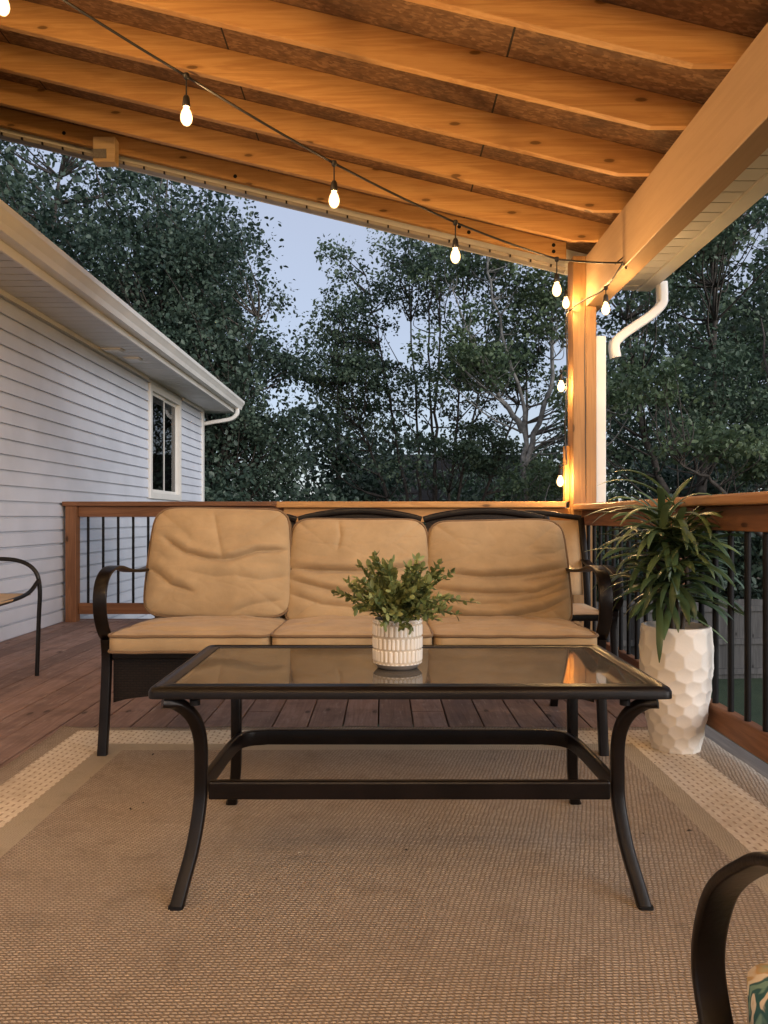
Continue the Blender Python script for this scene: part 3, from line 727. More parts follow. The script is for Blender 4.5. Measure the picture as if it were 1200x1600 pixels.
cr3 = [([(-.7,-.05),(-.2,-.12),(.4,-.06),(1,.12)], .018, .016), ([(-1,-.28),(-.6,-.38),(-.1,-.42),(.5,-.38),(1,-.12)], .014, .016), ([(-.95,-.62),(-.5,-.80),(0,-.84),(.6,-.68),(1,-.42)], .016, .018),
       ([(-.9,-.5),(-.4,-.6),(.1,-.58)], .008, .016), ([(.3,-.2),(.7,-.1),(1,.0)], .010, .014), ([(.5,.3),(.8,.35),(1,.5)], .006, .02), ([(.2,-.55),(.6,-.45),(1,-.25)], .010, .016)]
cw_ = .595
for i, (cx, cr, dz, rl) in enumerate(((-.685, cr1, .032, -.6), (-.105, cr2, -.012, .4), (.472, cr3, -.018, .6))):
    cushion('back_cushion', SO, cw_, .468, .074, .032, backm(cx, 3.235, .632+dz, 17, rl), cr, 10+i, n=120, k=.05, pk_=9, flare=.035)
for i, cx in enumerate((-.683, -.113, .463)):
    wd_ = .575 if i != 2 else .585
    cushion('seat_cushion', SO, wd_, .62, .030, .026, Matrix.Translation((cx, 2.975, .410)) @ Matrix.Rotation(R(-1.5), 4, 'X'), [([(-.8,-.7),(0,-.85),(.8,-.7)], .004, .03), ([(-.7,.2),(-.1,.1),(.6,.3)], .004, .04), ([(-.98,-.2),(-.6,-.3),(-.3,-.1)], .004, .02), ([(.2,.5),(.5,.2),(.95,.1)], .005, .02)], 20+i, n=80, k=.03, amp=.006, pk_=16)
# frame
RIB = rr(.048, .012, .004)
for x_, sgn in ((SX0, -1), (SX1, 1)):
    leg = MB()
    leg.sweep(bez([(x_, 2.74, 0), (x_, 2.765, .15), (x_, 2.785, .34), (x_, 2.775, .42)], 6), rr(.034, .028, .006), side=(1,0,0))
    obj('leg', leg, M['bronze'], SO, smooth=40)
    leg = MB(); leg.sweep(bez([(x_*.985, 3.50, 0), (x_*.985, 3.42, .2), (x_*.985, 3.38, .42), (x_*.985, 3.42, .60)], 6), rr(.034, .028, .006), side=(1,0,0))
    obj('leg', leg, M['bronze'], SO, smooth=40)
    arm = MB()
    arm.sweep(bez([(x_, 2.95, .395), (x_, 2.86, .395), (x_, 2.775, .43), (x_, 2.725, .50), (x_, 2.715, .575), (x_, 2.74, .635), (x_, 2.80, .668), (x_, 2.89, .672), (x_, 3.02, .650), (x_*.99, 3.18, .642), (x_*.985, 3.34, .655), (x_*.985, 3.42, .66)], 7), RIB, side=(1,0,0))
    obj('arm', arm, M['bronze'], SO, smooth=40)
    sr = MB(); sr.box(x_-.016, x_+.016, 2.79, 3.38, .335, .375); obj('side_rail', sr, M['bronze'], SO, bevel=.004)
    up = MB(); up.sweep(bez([(x_*.96, 3.38, .36), (x_*.96, 3.43, .60), (x_*.94, 3.50, .86)], 6), rr(.03, .024, .006), side=(1,0,0)); obj('back_upright', up, M['bronze'], SO, smooth=40)
ap = MB()   # wicker apron, arched lower edge
def apron(u, v):
    x = SX0+.02+(SX1-SX0-.04)*u; low = .185 + .055*math.sin(PI*u)**.6 if 0 < u < 1 else .185
    return (x, 2.795+.0*v, low + (.352-low)*v)
ap.grid(40, 4, apron); apo = obj('apron', ap, M['wicker'], SO); q = apo.modifiers.new('s', 'SOLIDIFY'); q.thickness = .012
for (y0, z0) in ((2.782, .345), (3.37, .345)):
    m = MB(); m.box(SX0+.018, SX1-.018, y0, y0+.03, z0, z0+.028); obj('front_rail' if y0 < 3 else 'rear_rail', m, M['bronze'], SO, bevel=.004)
sd_ = MB(); sd_.box(SX0+.02, SX1-.02, 2.815, 3.368, .352, .358); obj('seat_deck', sd_, M['wicker'], SO)
for (a, b) in ((-.96, -.40), (-.39, .17), (.18, .74)):
    m = MB(); n_ = 16
    tp = lambda u: (a+(b-a)*u, 3.505, .848 + .040*math.sin(PI*u)**.8 if 0 < u < 1 else .848)
    m.sweep([tp(i/n_) for i in range(n_+1)], rr(.026, .030, .006), side=(0,1,0)); obj('back_top_rail', m, M['bronze'], SO, smooth=40)
    m = MB(); m.grid(16, 14, lambda u, v: (a+.01+(b-a-.02)*u, 3.39+.115*v,   .38 + (.462 + .040*math.sin(PI*u))*v)); bo = obj('back_panel', m, M['wicker'], SO); q = bo.modifiers.new('s', 'SOLIDIFY'); q.thickness = .008

# ------------------------------------------------------------------ coffee table
CT = thing('coffee_table', 'bronze metal coffee table with smoked glass top in front of the sofa', 'table', (.05, 1.95, 0))
TX0, TX1, TY0, TY1, TZ = -.522, .638, 1.685, 2.262, .486
def rect_loop(x0, x1, y0, y1, r, n=5):
    o = []
    for (cx, cy, a0) in ((x1-r, y1-r, 0), (x0+r, y1-r, 90), (x0+r, y0+r, 180), (x1-r, y0+r, 270)):
        for k in range(n+1): a = R(a0+90*k/n); o.append((cx+r*math.cos(a), cy+r*math.sin(a)))
    return o
fr = MB()
secs = [(0.0, -.026, .02), (0.0, -.012, .02), (.004, -.004, .018), (.012, -.0, .016), (.020, -.005, .012), (.040, .0, .010), (.046, -.001, .010), (.048, -.009, .010), (.046, -.024, .010), (.030, -.028, .010)]
loops = [[(px, py, TZ+dz) for px, py in rect_loop(TX0+i_, TX1-i_, TY0+i_, TY1-i_, r__)] for (i_, dz, r__) in secs]
nl = len(loops[0]); fr.add([p for l in loops for p in l], [(a*nl+b, a*nl+(b+1) % nl, ((a+1) % len(loops))*nl+(b+1) % nl, ((a+1) % len(loops))*nl+b) for a in range(len(loops)) for b in range(nl)])
obj('top_frame', fr, M['bronze'], CT, smooth=50)
gl = MB(); gl.prism(rect_loop(TX0+.047, TX1-.047, TY0+.047, TY1-.047, .008, 3), 2, TZ-.0085, TZ-.003); obj('glass_top', gl, M['tabletop'], CT)
for (sx_, x_) in ((-1, TX0), (1, TX1)):
    for (sy_, y_) in ((-1, TY0), (1, TY1)):
        f = lambda dx, dy, z: (x_ - sx_*dx, y_ - sy_*dy, z)
        path = bez([f(.030, .020, .448), f(.062, .035, .440), f(.088, .06, .405), f(.101, .075, .35), f(.102, .078, .26), f(.101, .070, .20), f(.093, .040, .12), f(.079, .005, .05), f(.070, -.018, .006)], 6)
        m = MB(); m.sweep(path, rr(.030, .024, .007), side=(.0, 1, 0) if False else (sx_*1.0, 0, .001)); lo = obj('leg', m, M['bronze'], CT, smooth=40)
        c_ = MB(); c_.sweep([f(.070, -.018, .0), f(.071, -.016, .016)], rr(.033, .027, .007), side=(sx_, 0, 0)); obj('foot_cap', c_, M['black'], lo, smooth=40)
LX0, LX1 = TX0+.102, TX1-.102; LY0, LY1 = TY0+.077, TY1-.077
st = MB(); st.box(LX0+.018, LX1-.018, LY0-.010, LY0+.012, .214, .256); obj('stretcher', st, M['bronze'], CT, bevel=.005)
rp = [(LX0, LY0+.016, .235), (LX0+.002, LY0+.15, .235), (LX0+.01, LY1-.08, .235), (LX0+.035, LY1-.02, .235), (LX0+.09, LY1, .235)]
rp2 = [(LX1-(p[0]-LX0), p[1], p[2]) for p in rp][::-1]
st = MB(); st.sweep(bez(rp, 6)+bez(rp2, 6), rr(.042, .016, .004), side=(0,0,1)); obj('stretcher', st, M['bronze'], CT, smooth=40)
for x_ in (TX0+.10, TX1-.10):
    m = MB(); m.lathe([(0, 0), (.012, 0), (.012, .012), (0, .012)], (x_, TY0+.03, TZ-.045), 10); obj('glide', m, M['black'], CT, smooth=40)

# ------------------------------------------------------------------ leaf mesh helper
def leaf_mesh(name, P, D, N, L, W, tint, mats, parent, fold=.0, loc=None, extra=None):
    """diamond/hex leaves: P base, D direction, N normal; arrays"""
    n = len(P); Sd = np.cross(D, N); Sd /= np.linalg.norm(Sd, axis=1, keepdims=True)+1e-9
    L = L[:, None]; W = W[:, None]
    v = np.stack([P, P+D*L*.35+Sd*W*.5+N*W*fold, P+D*L*.75+Sd*W*.38+N*W*fold*.6, P+D*L, P+D*L*.75-Sd*W*.38+N*W*fold*.6, P+D*L*.35-Sd*W*.5+N*W*fold], 1)
    nf = n*2
    vs = v.reshape(-1, 3); base = np.arange(n)[:, None]*6
    faces = np.concatenate([base+np.array([[0,1,2,3]]), base+np.array([[0,3,4,5]])], 1).reshape(-1)
    Lc = np.array(loc if loc is not None else wloc(parent))
    me = bpy.data.meshes.new(name)
    tints = np.repeat(tint, 2)
    ev, ef = extra if extra else (np.zeros((0,3)), [])
    me.vertices.add(len(vs)+len(ev)); me.vertices.foreach_set('co', (np.concatenate([vs, ev])-Lc).astype(np.float32).ravel())
    el_ = np.array(ef, dtype=np.int64).reshape(-1, 4)+len(vs) if len(ef) else np.zeros((0,4), int)
    allf = np.concatenate([faces, el_.ravel()]); npoly = nf+len(el_)
    me.loops.add(len(allf)); me.loops.foreach_set('vertex_index', allf.astype(np.int32))
    me.polygons.add(npoly); me.polygons.foreach_set('loop_start', (np.arange(npoly)*4).astype(np.int32)); me.polygons.foreach_set('loop_total', np.full(npoly, 4, np.int32))
    for m in mats: me.materials.append(m)
    if len(mats) > 1: me.polygons.foreach_set('material_index', np.concatenate([np.zeros(nf, np.int32), np.ones(len(el_), np.int32)]))
    me.update(calc_edges=True)
    a = me.attributes.new('tint', 'FLOAT', 'FACE'); a.data.foreach_set('value', np.concatenate([tints, np.full(len(el_), .2)]).astype(np.float32))
    o = bpy.data.objects.new(name, me); finish(o, parent, Vector(Lc)); return o
def unit(a): return a/(np.linalg.norm(a, axis=1, keepdims=True)+1e-9)

# ------------------------------------------------------------------ small potted plant on the table
PP = thing('potted_plant', 'small leafy plant in a white carved ceramic pot on the glass table', 'plant', (.034, 1.93, TZ-.003))
pc = (.034, 1.93, TZ-.003)
pm = MB(); NU, NV = 32*8, 70; PR, PH = .0615, .122
def potf(u, v):
    z = .014 + (PH-.014)*v; row = (z-.018)/.031; ri = math.floor(row); fr_ = row-ri
    cell = 32*u + (.45*ri) + .12*math.sin(ri*3+40*u); fc = cell-math.floor(cell)
    on = (.10 < fr_ < .94) and .26 < fc < .78 and z < PH-.004
    if z < .02: r = PR
    else: r = PR*(.985+.015*math.sin(v*PI)) + (.0016 if on else -.0008)
    a = 2*PI*u; return (pc[0]+r*math.cos(a), pc[1]+r*math.sin(a), pc[2]+z), on
vs = []; fl = []
for i in range(NU):
    for k in range(NV):
        p_, on = potf(i/NU, k/(NV-1)); vs.append(p_); fl.append(on)
pm.v = vs
for i in range(NU):
    for k in range(NV-1):
        q = (i*NV+k, ((i+1) % NU)*NV+k, ((i+1) % NU)*NV+k+1, i*NV+k+1); pm.f.append(q)
        pm.m.append(0 if sum(fl[a] for a in q) >= 2 or k > NV-4 else 1)
pot = obj('pot', pm, [M['pot_white'], M['pot_tan']], PP, smooth=180)
m = MB(); m.lathe([(0, .0), (.044, .0), (.050, .002), (.058, .012), (.0605, .020)], pc, 48); obj('pot_base', m, M['pot_base'], pot, smooth=60)
m = MB(); m.lathe([(.0605, PH), (.057, PH+.001), (.055, PH-.004), (.054, PH-.03)], pc, 48); obj('pot_rim', m, M['pot_white'], pot, smooth=60)
m = MB(); m.lathe([(0, PH-.016), (.0545, PH-.016)], pc, 24); obj('soil', m, M['soil'], PP)
rng = np.random.default_rng(5)
Pl, Dl, Nl, Ll, Wl, Tl = [], [], [], [], [], []; stm = MB()
for s_i in range(78):
    az = rng.uniform(0, 2*PI); el_ = rng.uniform(.05, 1.4); ln = rng.uniform(.08, .19)*(1 if el_ < 1.0 else .85)
    b = Vector((pc[0]+.03*math.cos(az)*rng.uniform(0, 1), pc[1]+.03*math.sin(az)*rng.uniform(0, 1), pc[2]+PH-.02))
    dr = Vector((math.cos(az)*math.cos(el_), math.sin(az)*math.cos(el_), math.sin(el_)))
    mid = b + Vector((0, 0, .035)) + dr*ln*.45; tip = b + Vector((0, 0, .03)) + dr*ln + Vector((0, 0, -.25*ln*math.cos(el_)*rng.uniform(.0, .9)))
    pts = bez([b, mid, tip], 6); stm.tube(pts, .0011, 5)
    tn = rng.uniform(0, 1)
    for k in range(3, len(pts)):
        for sd in (1, -1, 0) if k > 4 else (1, -1):
            t = (pts[min(k+1, len(pts)-1)]-pts[k-1]).normalized(); side = t.cross(Vector((rng.normal(), rng.normal(), rng.normal()))).normalized()
            dd = (t*.6 + side*sd*.9 + Vector((0, 0, rng.uniform(-.1, .3)))).normalized()
            nn = dd.cross(Vector((rng.normal(), rng.normal(), .3)).normalized()).normalized()
            Pl.append(pts[k]); Dl.append(dd); Nl.append(nn); Ll.append(rng.uniform(.013, .026)); Wl.append(rng.uniform(.009, .015)); Tl.append(np.clip(tn*.6+rng.uniform(0, .45), 0, 1))
obj('stems', stm, M['leaf_pot'], PP)
leaf_mesh('foliage', np.array(Pl), np.array(Dl), np.array(Nl), np.array(Ll), np.array(Wl), np.array(Tl), [M['leaf_pot']], PP, fold=.18)

# ------------------------------------------------------------------ tall planter
TP = thing('tall_planter', 'tall white hammered planter with a strap leaved plant beside the railing', 'planter', (1.075, 2.83, .012))
tc = (1.075, 2.83, .012); THh = .45
rprof = lambda v: .088 + .042*math.sin(min(v*1.25, 1)*PI/2)**1.0 - .010*max(0, v-.75)*4*.6
cells = []; rr_ = random.Random(3); NC = 13
for ri in range(-1, 13):
    for ci in range(NC):
        cells.append(((ci + .5*(ri % 2) + rr_.uniform(-.13, .13)) % NC, ri + rr_.uniform(-.16, .16)))
cells = np.array(cells)
NU, NV = 220, 150
Uc = np.linspace(0, NC, NU, endpoint=False); Vc = np.linspace(0, 11.0, NV)
pm = MB()
for i in range(NU):
    for k in range(NV):
        v = k/(NV-1); stretch = .70 if v > .70 else 1.0
        du = np.abs(cells[:, 0]-Uc[i]); du = np.minimum(du, NC-du); dv = (cells[:, 1]-(Vc[k] if v < .7 else 7.7+(Vc[k]-7.7)*.6))*.87
        dd = np.sort(du*du+dv*dv)[:2]
        r = rprof(v) - .0042 + .015*min(dd[0], .42) + .002*mnoise.noise(Vector((Uc[i]*.8, v*4, 0)))
        if v > .97: r -= (v-.97)*.08
        a = 2*PI*i/NU; pm.v.append((tc[0]+r*math.cos(a), tc[1]+r*math.sin(a), tc[2]+THh*v))
for i in range(NU):
    for k in range(NV-1): pm.f.append((i*NV+k, ((i+1) % NU)*NV+k, ((i+1) % NU)*NV+k+1, i*NV+k+1)); pm.m.append(0)
po_ = obj('pot', pm, M['pot_white'], TP, smooth=180)
m = MB(); m.lathe([(rprof(1)-.004, THh), (rprof(1)-.012, THh+.001), (rprof(1)-.016, THh-.01), (rprof(1)-.018, THh-.05)], tc, 60); obj('pot_rim', m, M['pot_white'], po_, smooth=60)
m = MB(); m.lathe([(0, THh-.035), (rprof(1)-.015, THh-.035)], tc, 24); obj('soil', m, M['soil'], TP)
# strap leaves
rng = random.Random(8); heads = [(-.02, .0, .83), (.035, .02, .78), (.05, -.04, .74), (-.05, .03, .74), (.0, -.03, .66), (.04, .03, .60), (-.04, -.03, .62)]
stems = MB()
for hx, hy, hz in heads:
    stems.tube(bez([(tc[0]+hx*.3, tc[1]+hy*.3, THh-.03), (tc[0]+hx*.6, tc[1]+hy*.7, (THh+hz)/2), (tc[0]+hx-.03, tc[1]+hy, hz)], 5), .008, 8)
obj('stems', stems, M['bark'], TP, smooth=60)
NSEG = 9; V_ = []; F_ = []; TT = []
def strap(b, az, el0, ln, wd_, droop, tint, twist=0):
    p = Vector(b); base = len(V_); e_ = el0
    for k in range(NSEG+1):
        t = k/NSEG
        wv = wd_*(.45+.55*min(1, t*5))*(1-max(0, (t-.72)/.28)**1.6*.88)
        dr = Vector((math.cos(az)*math.cos(e_), math.sin(az)*math.cos(e_), math.sin(e_)))
        sd = Vector((-math.sin(az), math.cos(az), 0)); nn = dr.cross(sd)
        sd = (sd*math.cos(twist*t)+nn*math.sin(twist*t))
        nn = dr.cross(sd)
        V_.extend([p-sd*wv/2 - nn*wv*.16, Vector(p), p+sd*wv/2 - nn*wv*.16])
        p = p + dr*(ln/NSEG); e_ -= droop/NSEG*(.5+t)
    for k in range(NSEG):
        q = base+3*k; F_.extend([(q, q+1, q+4, q+3), (q+1, q+2, q+5, q+4)]); TT.extend([tint, tint])
for hi, (hx, hy, hz) in enumerate(heads):
    nlv = 38 if hi < 2 else 30
    for k in range(nlv):
        az = 2*PI*(k*.381966) + rng.uniform(-.3, .3); lay = k/nlv
        el0 = 1.1-1.2*lay + rng.uniform(-.25, .25) if hi < 2 else .85-1.1*lay+rng.uniform(-.2, .2)
        ln = rng.uniform(.20, .31) if hi < 4 else rng.uniform(.20, .31)
        if math.sin(az) > .3: ln *= .8
        strap((tc[0]+hx-.03, tc[1]+hy, hz-.05*lay), az, el0, ln, rng.uniform(.018, .029), rng.uniform(.8, 2.0), min(1, max(0, rng.uniform(.1, .5)+(.35 if hi < 2 else 0))), rng.uniform(-.7, .7))
# signature long leaves reaching left and right
for (az, el0, ln, dr, hz) in ((PI*1.02, .75, .33, 1.5, .90), (PI*.97, .25, .34, .9, .88), (PI*1.05, 1.0, .30, 1.6, .90), (PI*1.1, .0, .30, 1.2, .86), (PI*.93, .55, .33, 1.7, .84), (PI*1.15, .6, .31, 1.9, .84), (PI*1.0, -.2, .30, 1.3, .80), (PI*1.2, .1, .28, 1.6, .82), (.05, -.1, .24, .3, .80), (-.1, -.2, .27, .6, .60), (.1, -.15, .26, .5, .58), (-.3, -.35, .24, .8, .52), (PI*1.45, .2, .24, 2.2, .85), (PI*1.6, .4, .24, 2.4, .86)):
    strap((tc[0], tc[1], hz), az, el0, ln, .026, dr, .8)
me = MB(); me.v = [tuple(p) for p in V_]; me.f = F_; me.m = [0]*len(F_)
fo = obj('foliage', me, M['leaf_strap'], TP, smooth=180)
at = fo.data.attributes.new('tint', 'FLOAT', 'FACE'); at.data.foreach_set('value', TT)

# ------------------------------------------------------------------ left tubular chair
LC = thing('patio_chair', 'black tube hoop chair with tan seat at the left edge by the siding', 'chair', (-2.15, 3.95, 0), 'patio chairs')
cx0, cx1, cy1, cy0 = -2.42, -1.865, 4.16, 3.68
m = MB(); m.tube(bez([(cx0-.005, cy1, 0), (cx0, cy1, .3), (cx0, cy1, .48), (cx0+.03, cy1, .575), (cx0+.12, cy1, .625), (cx0+.28, cy1, .634), (cx1-.12, cy1, .625), (cx1-.03, cy1, .575), (cx1, cy1, .48), (cx1-.005, cy1, .3), (cx1-.015, cy1, 0)], 6), .0115, 10); obj('back_hoop', m, M['tubeblack'], LC, smooth=60)
m = MB(); m.tube(bez([(cx1, cy1-.01, .52), (cx1-.02, cy1-.1, .455), (cx1-.06, cy1-.28, .425), (cx1-.10, cy0, .42), (cx0+.10, cy0, .42), (cx0+.06, cy1-.28, .425), (cx0+.02, cy1-.1, .455), (cx0, cy1-.01, .52)], 6), .011, 10); obj('seat_frame', m, M['tubeblack'], LC, smooth=60)
for x_ in (cx0+.10, cx1-.10):
    m = MB(); m.tube([(x_, cy0+.01, .42), (x_, cy0-.02, 0)], .011, 10); obj('leg', m, M['tubeblack'], LC, smooth=60)
m = MB(); m.grid(14, 14, lambda u, v: (cx0+.055+(cx1-cx0-.11)*u + .03*math.copysign(abs(2*u-1), 2*u-1)*v, cy0+.01+(cy1-cy0-.06)*v, .432+.02*v*v-.012*math.sin(PI*u)*math.sin(PI*v))); so_ = obj('seat', m, M['sling'], LC, smooth=180)
q = so_.modifiers.new('s', 'SOLIDIFY'); q.thickness = .008

# ------------------------------------------------------------------ sling chair behind the sofa and ribbon arm chair in front
def ribbon_chair(name, label, loc, rot, w_, seat_mat, arm_h=.60, back_h=.95, cush=None, group='patio chairs', armp=None, rib=RIB):
    T = Matrix.Translation(loc) @ Matrix.Rotation(rot, 4, 'Z')
    C = thing(name, label, 'chair', loc, group)
    tf = lambda pts: [T @ Vector(p) for p in pts]
    def W(v): return tuple((T.to_3x3() @ Vector(v)))
    # local: y forward, x across, origin at seat centre on the floor
    h = w_/2
    for s in (-1, 1):
        x_ = s*h
        ap_ = [(x_, q[0], q[1]) for q in armp] if armp else [(x_, .05, .395), (x_, .17, .395), (x_, .255, .415), (x_, .305, .45), (x_, .312, .49), (x_, .287, arm_h-.027), (x_, .22, arm_h), (x_, .10, arm_h+.012), (x_, -.05, arm_h-.005), (x_, -.20, arm_h+.0), (x_, -.30, arm_h+.02)]
        m = MB(); m.sweep(tf(bez(ap_, 7)), rib, side=W((1,0,0))); obj('arm', m, M['bronze'], C, smooth=40)
        m = MB(); m.sweep(tf(bez([(x_, .28, 0), (x_, .255, .15), (x_, .235, .33), (x_, .25, .405)], 6)), rr(.034, .026, .006), side=W((1,0,0))); obj('leg', m, M['bronze'], C, smooth=40)
        m = MB(); m.sweep(tf(bez([(x_, -.34, 0), (x_, -.27, .2), (x_, -.25, .40), (x_, -.30, .62), (x_*.98, -.37, back_h)], 6)), rr(.034, .026, .006), side=W((1,0,0))); obj('leg', m, M['bronze'], C, smooth=40)
    m = MB(); m.sweep(tf([(-h, .24, .37), (h, .24, .37)]), rr(.03, .03, .006), side=(0,0,1)); obj('front_rail', m, M['bronze'], C, smooth=40)
    m = MB(); m.sweep(tf(bez([(-h*.98, -.37, back_h), (0, -.385, back_h+.03), (h*.98, -.37, back_h)], 6)), rr(.03, .03, .006), side=(0,0,1)); obj('back_top_rail', m, M['bronze'], C, smooth=40)
    m = MB(); m.grid(12, 16, lambda u, v: T @ Vector(((-h+.02+(w_-.04)*u), -.265-.105*v*v-.02*math.sin(PI*u)-.02*math.sin(PI*v), .43+(back_h-.445)*v))); o = obj('backrest', m, seat_mat, C, smooth=180); q = o.modifiers.new('s', 'SOLIDIFY'); q.thickness = .006
    m = MB(); m.grid(12, 12, lambda u, v: T @ Vector(((-h+.02+(w_-.04)*u), -.26+.50*v, .385-.012*math.sin(PI*u)*math.sin(PI*v)))); o = obj('seat', m, seat_mat, C, smooth=180); q = o.modifiers.new('s', 'SOLIDIFY'); q.thickness = .006
    if cush:
        cushion('seat_cushion', C, w_-.045, .52, .032, .020, T @ Matrix.Translation((0, .035, .422)), [], 77, n=50, k=.03, pk_=14, amp=.003, mat=cush, pip=False)
    return C
ribbon_chair('patio_chair', 'tan sling chair squeezed between the sofa and the corner post', (.825, 3.98, 0), R(180), .59, M['sling'], .60, .855)
ribbon_chair('patio_chair', 'dark ribbon armed chair with teal patterned cushion at the lower right', (.594, .43, 0), R(-1), .60, M['sling'], .60, .95, M['teal'], armp=[(.05,.35),(.15,.352),(.215,.368),(.258,.41),(.273,.46),(.245,.527),(.185,.578),(.125,.608),(.0,.625),(-.15,.625),(-.30,.62)], rib=rr(.030,.010,.0035))

# ------------------------------------------------------------------ back fence
FE = thing('wood_fence', 'weathered grey board fence beyond the lawn on the right', 'fence', (5, 10.8, GZ))
def fy(x): return 10.3 + .10*x
F0, F1 = -1.6, 16.0
pk = MB(); x = F0; rnd = random.Random(2)
while x < F1:
    y = fy(x); pk.box(x, x+.137, y, y+.016, GZ-.02, -.30+rnd.uniform(-.012, .012)); x += .143
obj('pickets', pk, M['fence'], FE)
for z in (GZ+.10, GZ+.52, GZ+.98):
    m = MB(); m.prism([(F0, fy(F0)-.045), (F1, fy(F1)-.045), (F1, fy(F1)-.008), (F0, fy(F0)-.008)], 2, z-.04, z+.04); obj('fence_rail', m, M['fence'], FE)
x = F0+.3
while x < F1:
    m = MB(); m.box(x, x+.09, fy(x)-.14, fy(x)-.05, GZ-.1, -.33); obj('fence_post', m, M['fence'], FE); x += 2.4

# ------------------------------------------------------------------ neighbour house far behind the trees
NH = thing('neighbour_house', 'dim red brick house glimpsed behind the tree trunks', 'house', (3, 34, GZ))
m = MB(); m.box(-1.5, 7.5, 34, 42, GZ, 1.6); obj('wall', m, M['brick'], NH)
m = MB(); m.prism([(-2, 1.6), (8, 1.6), (6.5, 3.6), (-.5, 3.6)], 1, 33.5, 42.5); obj('roof', m, M['shingle'], NH)
for wx in (0, 3, 5.5): m = MB(); m.box(wx, wx+1, 33.95, 33.99, -.2, 1); obj('window', m, M['frosted'], NH)

# ------------------------------------------------------------------ trees
def tubes_np(branches, sides=6):
    vs = []; fs = []
    for pts, r0, r1 in branches:
        pts = np.array(pts); n = len(pts); t = np.gradient(pts, axis=0); t /= np.linalg.norm(t, axis=1, keepdims=True)+1e-9
        ref = np.array([1.0, .1, 0]) if abs(t[0][0]) < .8 else np.array([0, 1.0, 0])
        s1 = np.cross(t, ref); s1 /= np.linalg.norm(s1, axis=1, keepdims=True)+1e-9; s2 = np.cross(t, s1)
        b = sum(len(q) for q in vs)
        rad = np.linspace(0, 1, n)**.8*(r1-r0)+r0
        ang = np.arange(sides)*2*PI/sides
        ring = pts[:, None, :] + rad[:, None, None]*(np.cos(ang)[None, :, None]*s1[:, None, :]+np.sin(ang)[None, :, None]*s2[:, None, :])
        vs.append(ring.reshape(-1, 3))
        for i in range(n-1):
            for q in range(sides): fs.append((b+i*sides+q, b+i*sides+(q+1) % sides, b+(i+1)*sides+(q+1) % sides, b+(i+1)*sides+q))
    return np.concatenate(vs), fs
def tree(name, label, cat, base, stems, blobs, ncl, nleaf, leaf, clr, mleaf, mbark, seed, group=None, r0=.16, flat=.6, shell=.55, br=.022, hole=0.0):
    """stems: list of point lists (relative to base); blobs: (cx,cy,cz,rx,ry,rz) relative; ncl clumps of nleaf leaves"""
    rng = np.random.default_rng(seed); base = np.array(base, float)
    root = thing(name, label, cat, base, group)
    trunks = []; nodes = []
    for si, s in enumerate(stems):
        P = np.array([list(q) for q in bez([Vector(p) for p in s], 7)])
        P[1:-1] += rng.normal(0, .025, (len(P)-2, 3)); k = 1.0 if si == 0 else .75
        trunks.append((P+base, r0*k, r0*.12)); nodes.append(P)
    nodes = np.concatenate(nodes)
    wts = np.array([b[3]*b[4]*b[5] for b in blobs])**.7; wts /= wts.sum()
    C = []
    while len(C) < ncl:
        b = blobs[rng.choice(len(blobs), p=wts)]; q = rng.normal(size=3); q /= np.linalg.norm(q); rad = 1-(1-shell)*rng.random()**1.3 if rng.random() < .75 else rng.random()
        p = np.array(b[:3])+q*rad*np.array(b[3:])
        if mnoise.noise(Vector(p*.55)+Vector((seed, 0, 0))) < -.28+hole: continue
        C.append(p)
    C = np.array(C); limbs = []
    for c in C:
        hd_ = np.hypot(nodes[:, 0]-c[0], nodes[:, 1]-c[1]); dd = np.linalg.norm(nodes-c, axis=1) + 2.5*np.maximum(0, nodes[:, 2]-c[2]+.7*hd_); k = np.argmin(dd + rng.random(len(dd))*.5)
        a = nodes[k]; mid = (a+c)/2 + np.array([0, 0, -.12*np.linalg.norm(c-a)]) + rng.normal(0, .12, 3)
        pts = np.array([list(q) for q in bez([Vector(a), Vector(mid), Vector(c)], 4)])+base
        limbs.append((pts, br*(.7+.35*np.linalg.norm(c-a)), .004))
    v, f = tubes_np(trunks, 8); v2, f2 = tubes_np(limbs, 4)
    tm = MB(); tm.v = [tuple(q) for q in v]; tm.f = list(f); tm.m = [0]*len(f); bo = len(tm.v)
    tm.v += [tuple(q) for q in v2]; tm.f += [tuple(i+bo for i in q) for q in f2]; tm.m = [0]*len(tm.f)
    obj('trunk', tm, mbark, root, smooth=180)
    n = ncl*nleaf
    ci = np.repeat(np.arange(ncl), nleaf); cr = clr*(.55+.9*rng.random(ncl))
    off = np.clip(rng.normal(size=(n, 3)), -1.4, 1.4)*cr[ci][:, None]*np.array([1, 1, flat])*.55
    P = C[ci]+off+base
    D = unit(rng.normal(size=(n, 3))+np.array([0, 0, -.35])+off*.8/clr); N = unit(rng.normal(size=(n, 3))*.75+np.array([0, 0, 1.0])); N = unit(N-D*(N*D).sum(1, keepdims=True))
    L = leaf*(.4+1.0*rng.random(n)**1.2); Wd = L*(.5+.25*rng.random(n))
    tint = np.clip(.15+.55*rng.random(ncl)[ci]+.35*rng.random(n), 0, 1)
    leaf_mesh('crown', P, D, N, L, Wd, tint, [mleaf], root, fold=.12)
    return root
TG = 'trees beyond the deck'
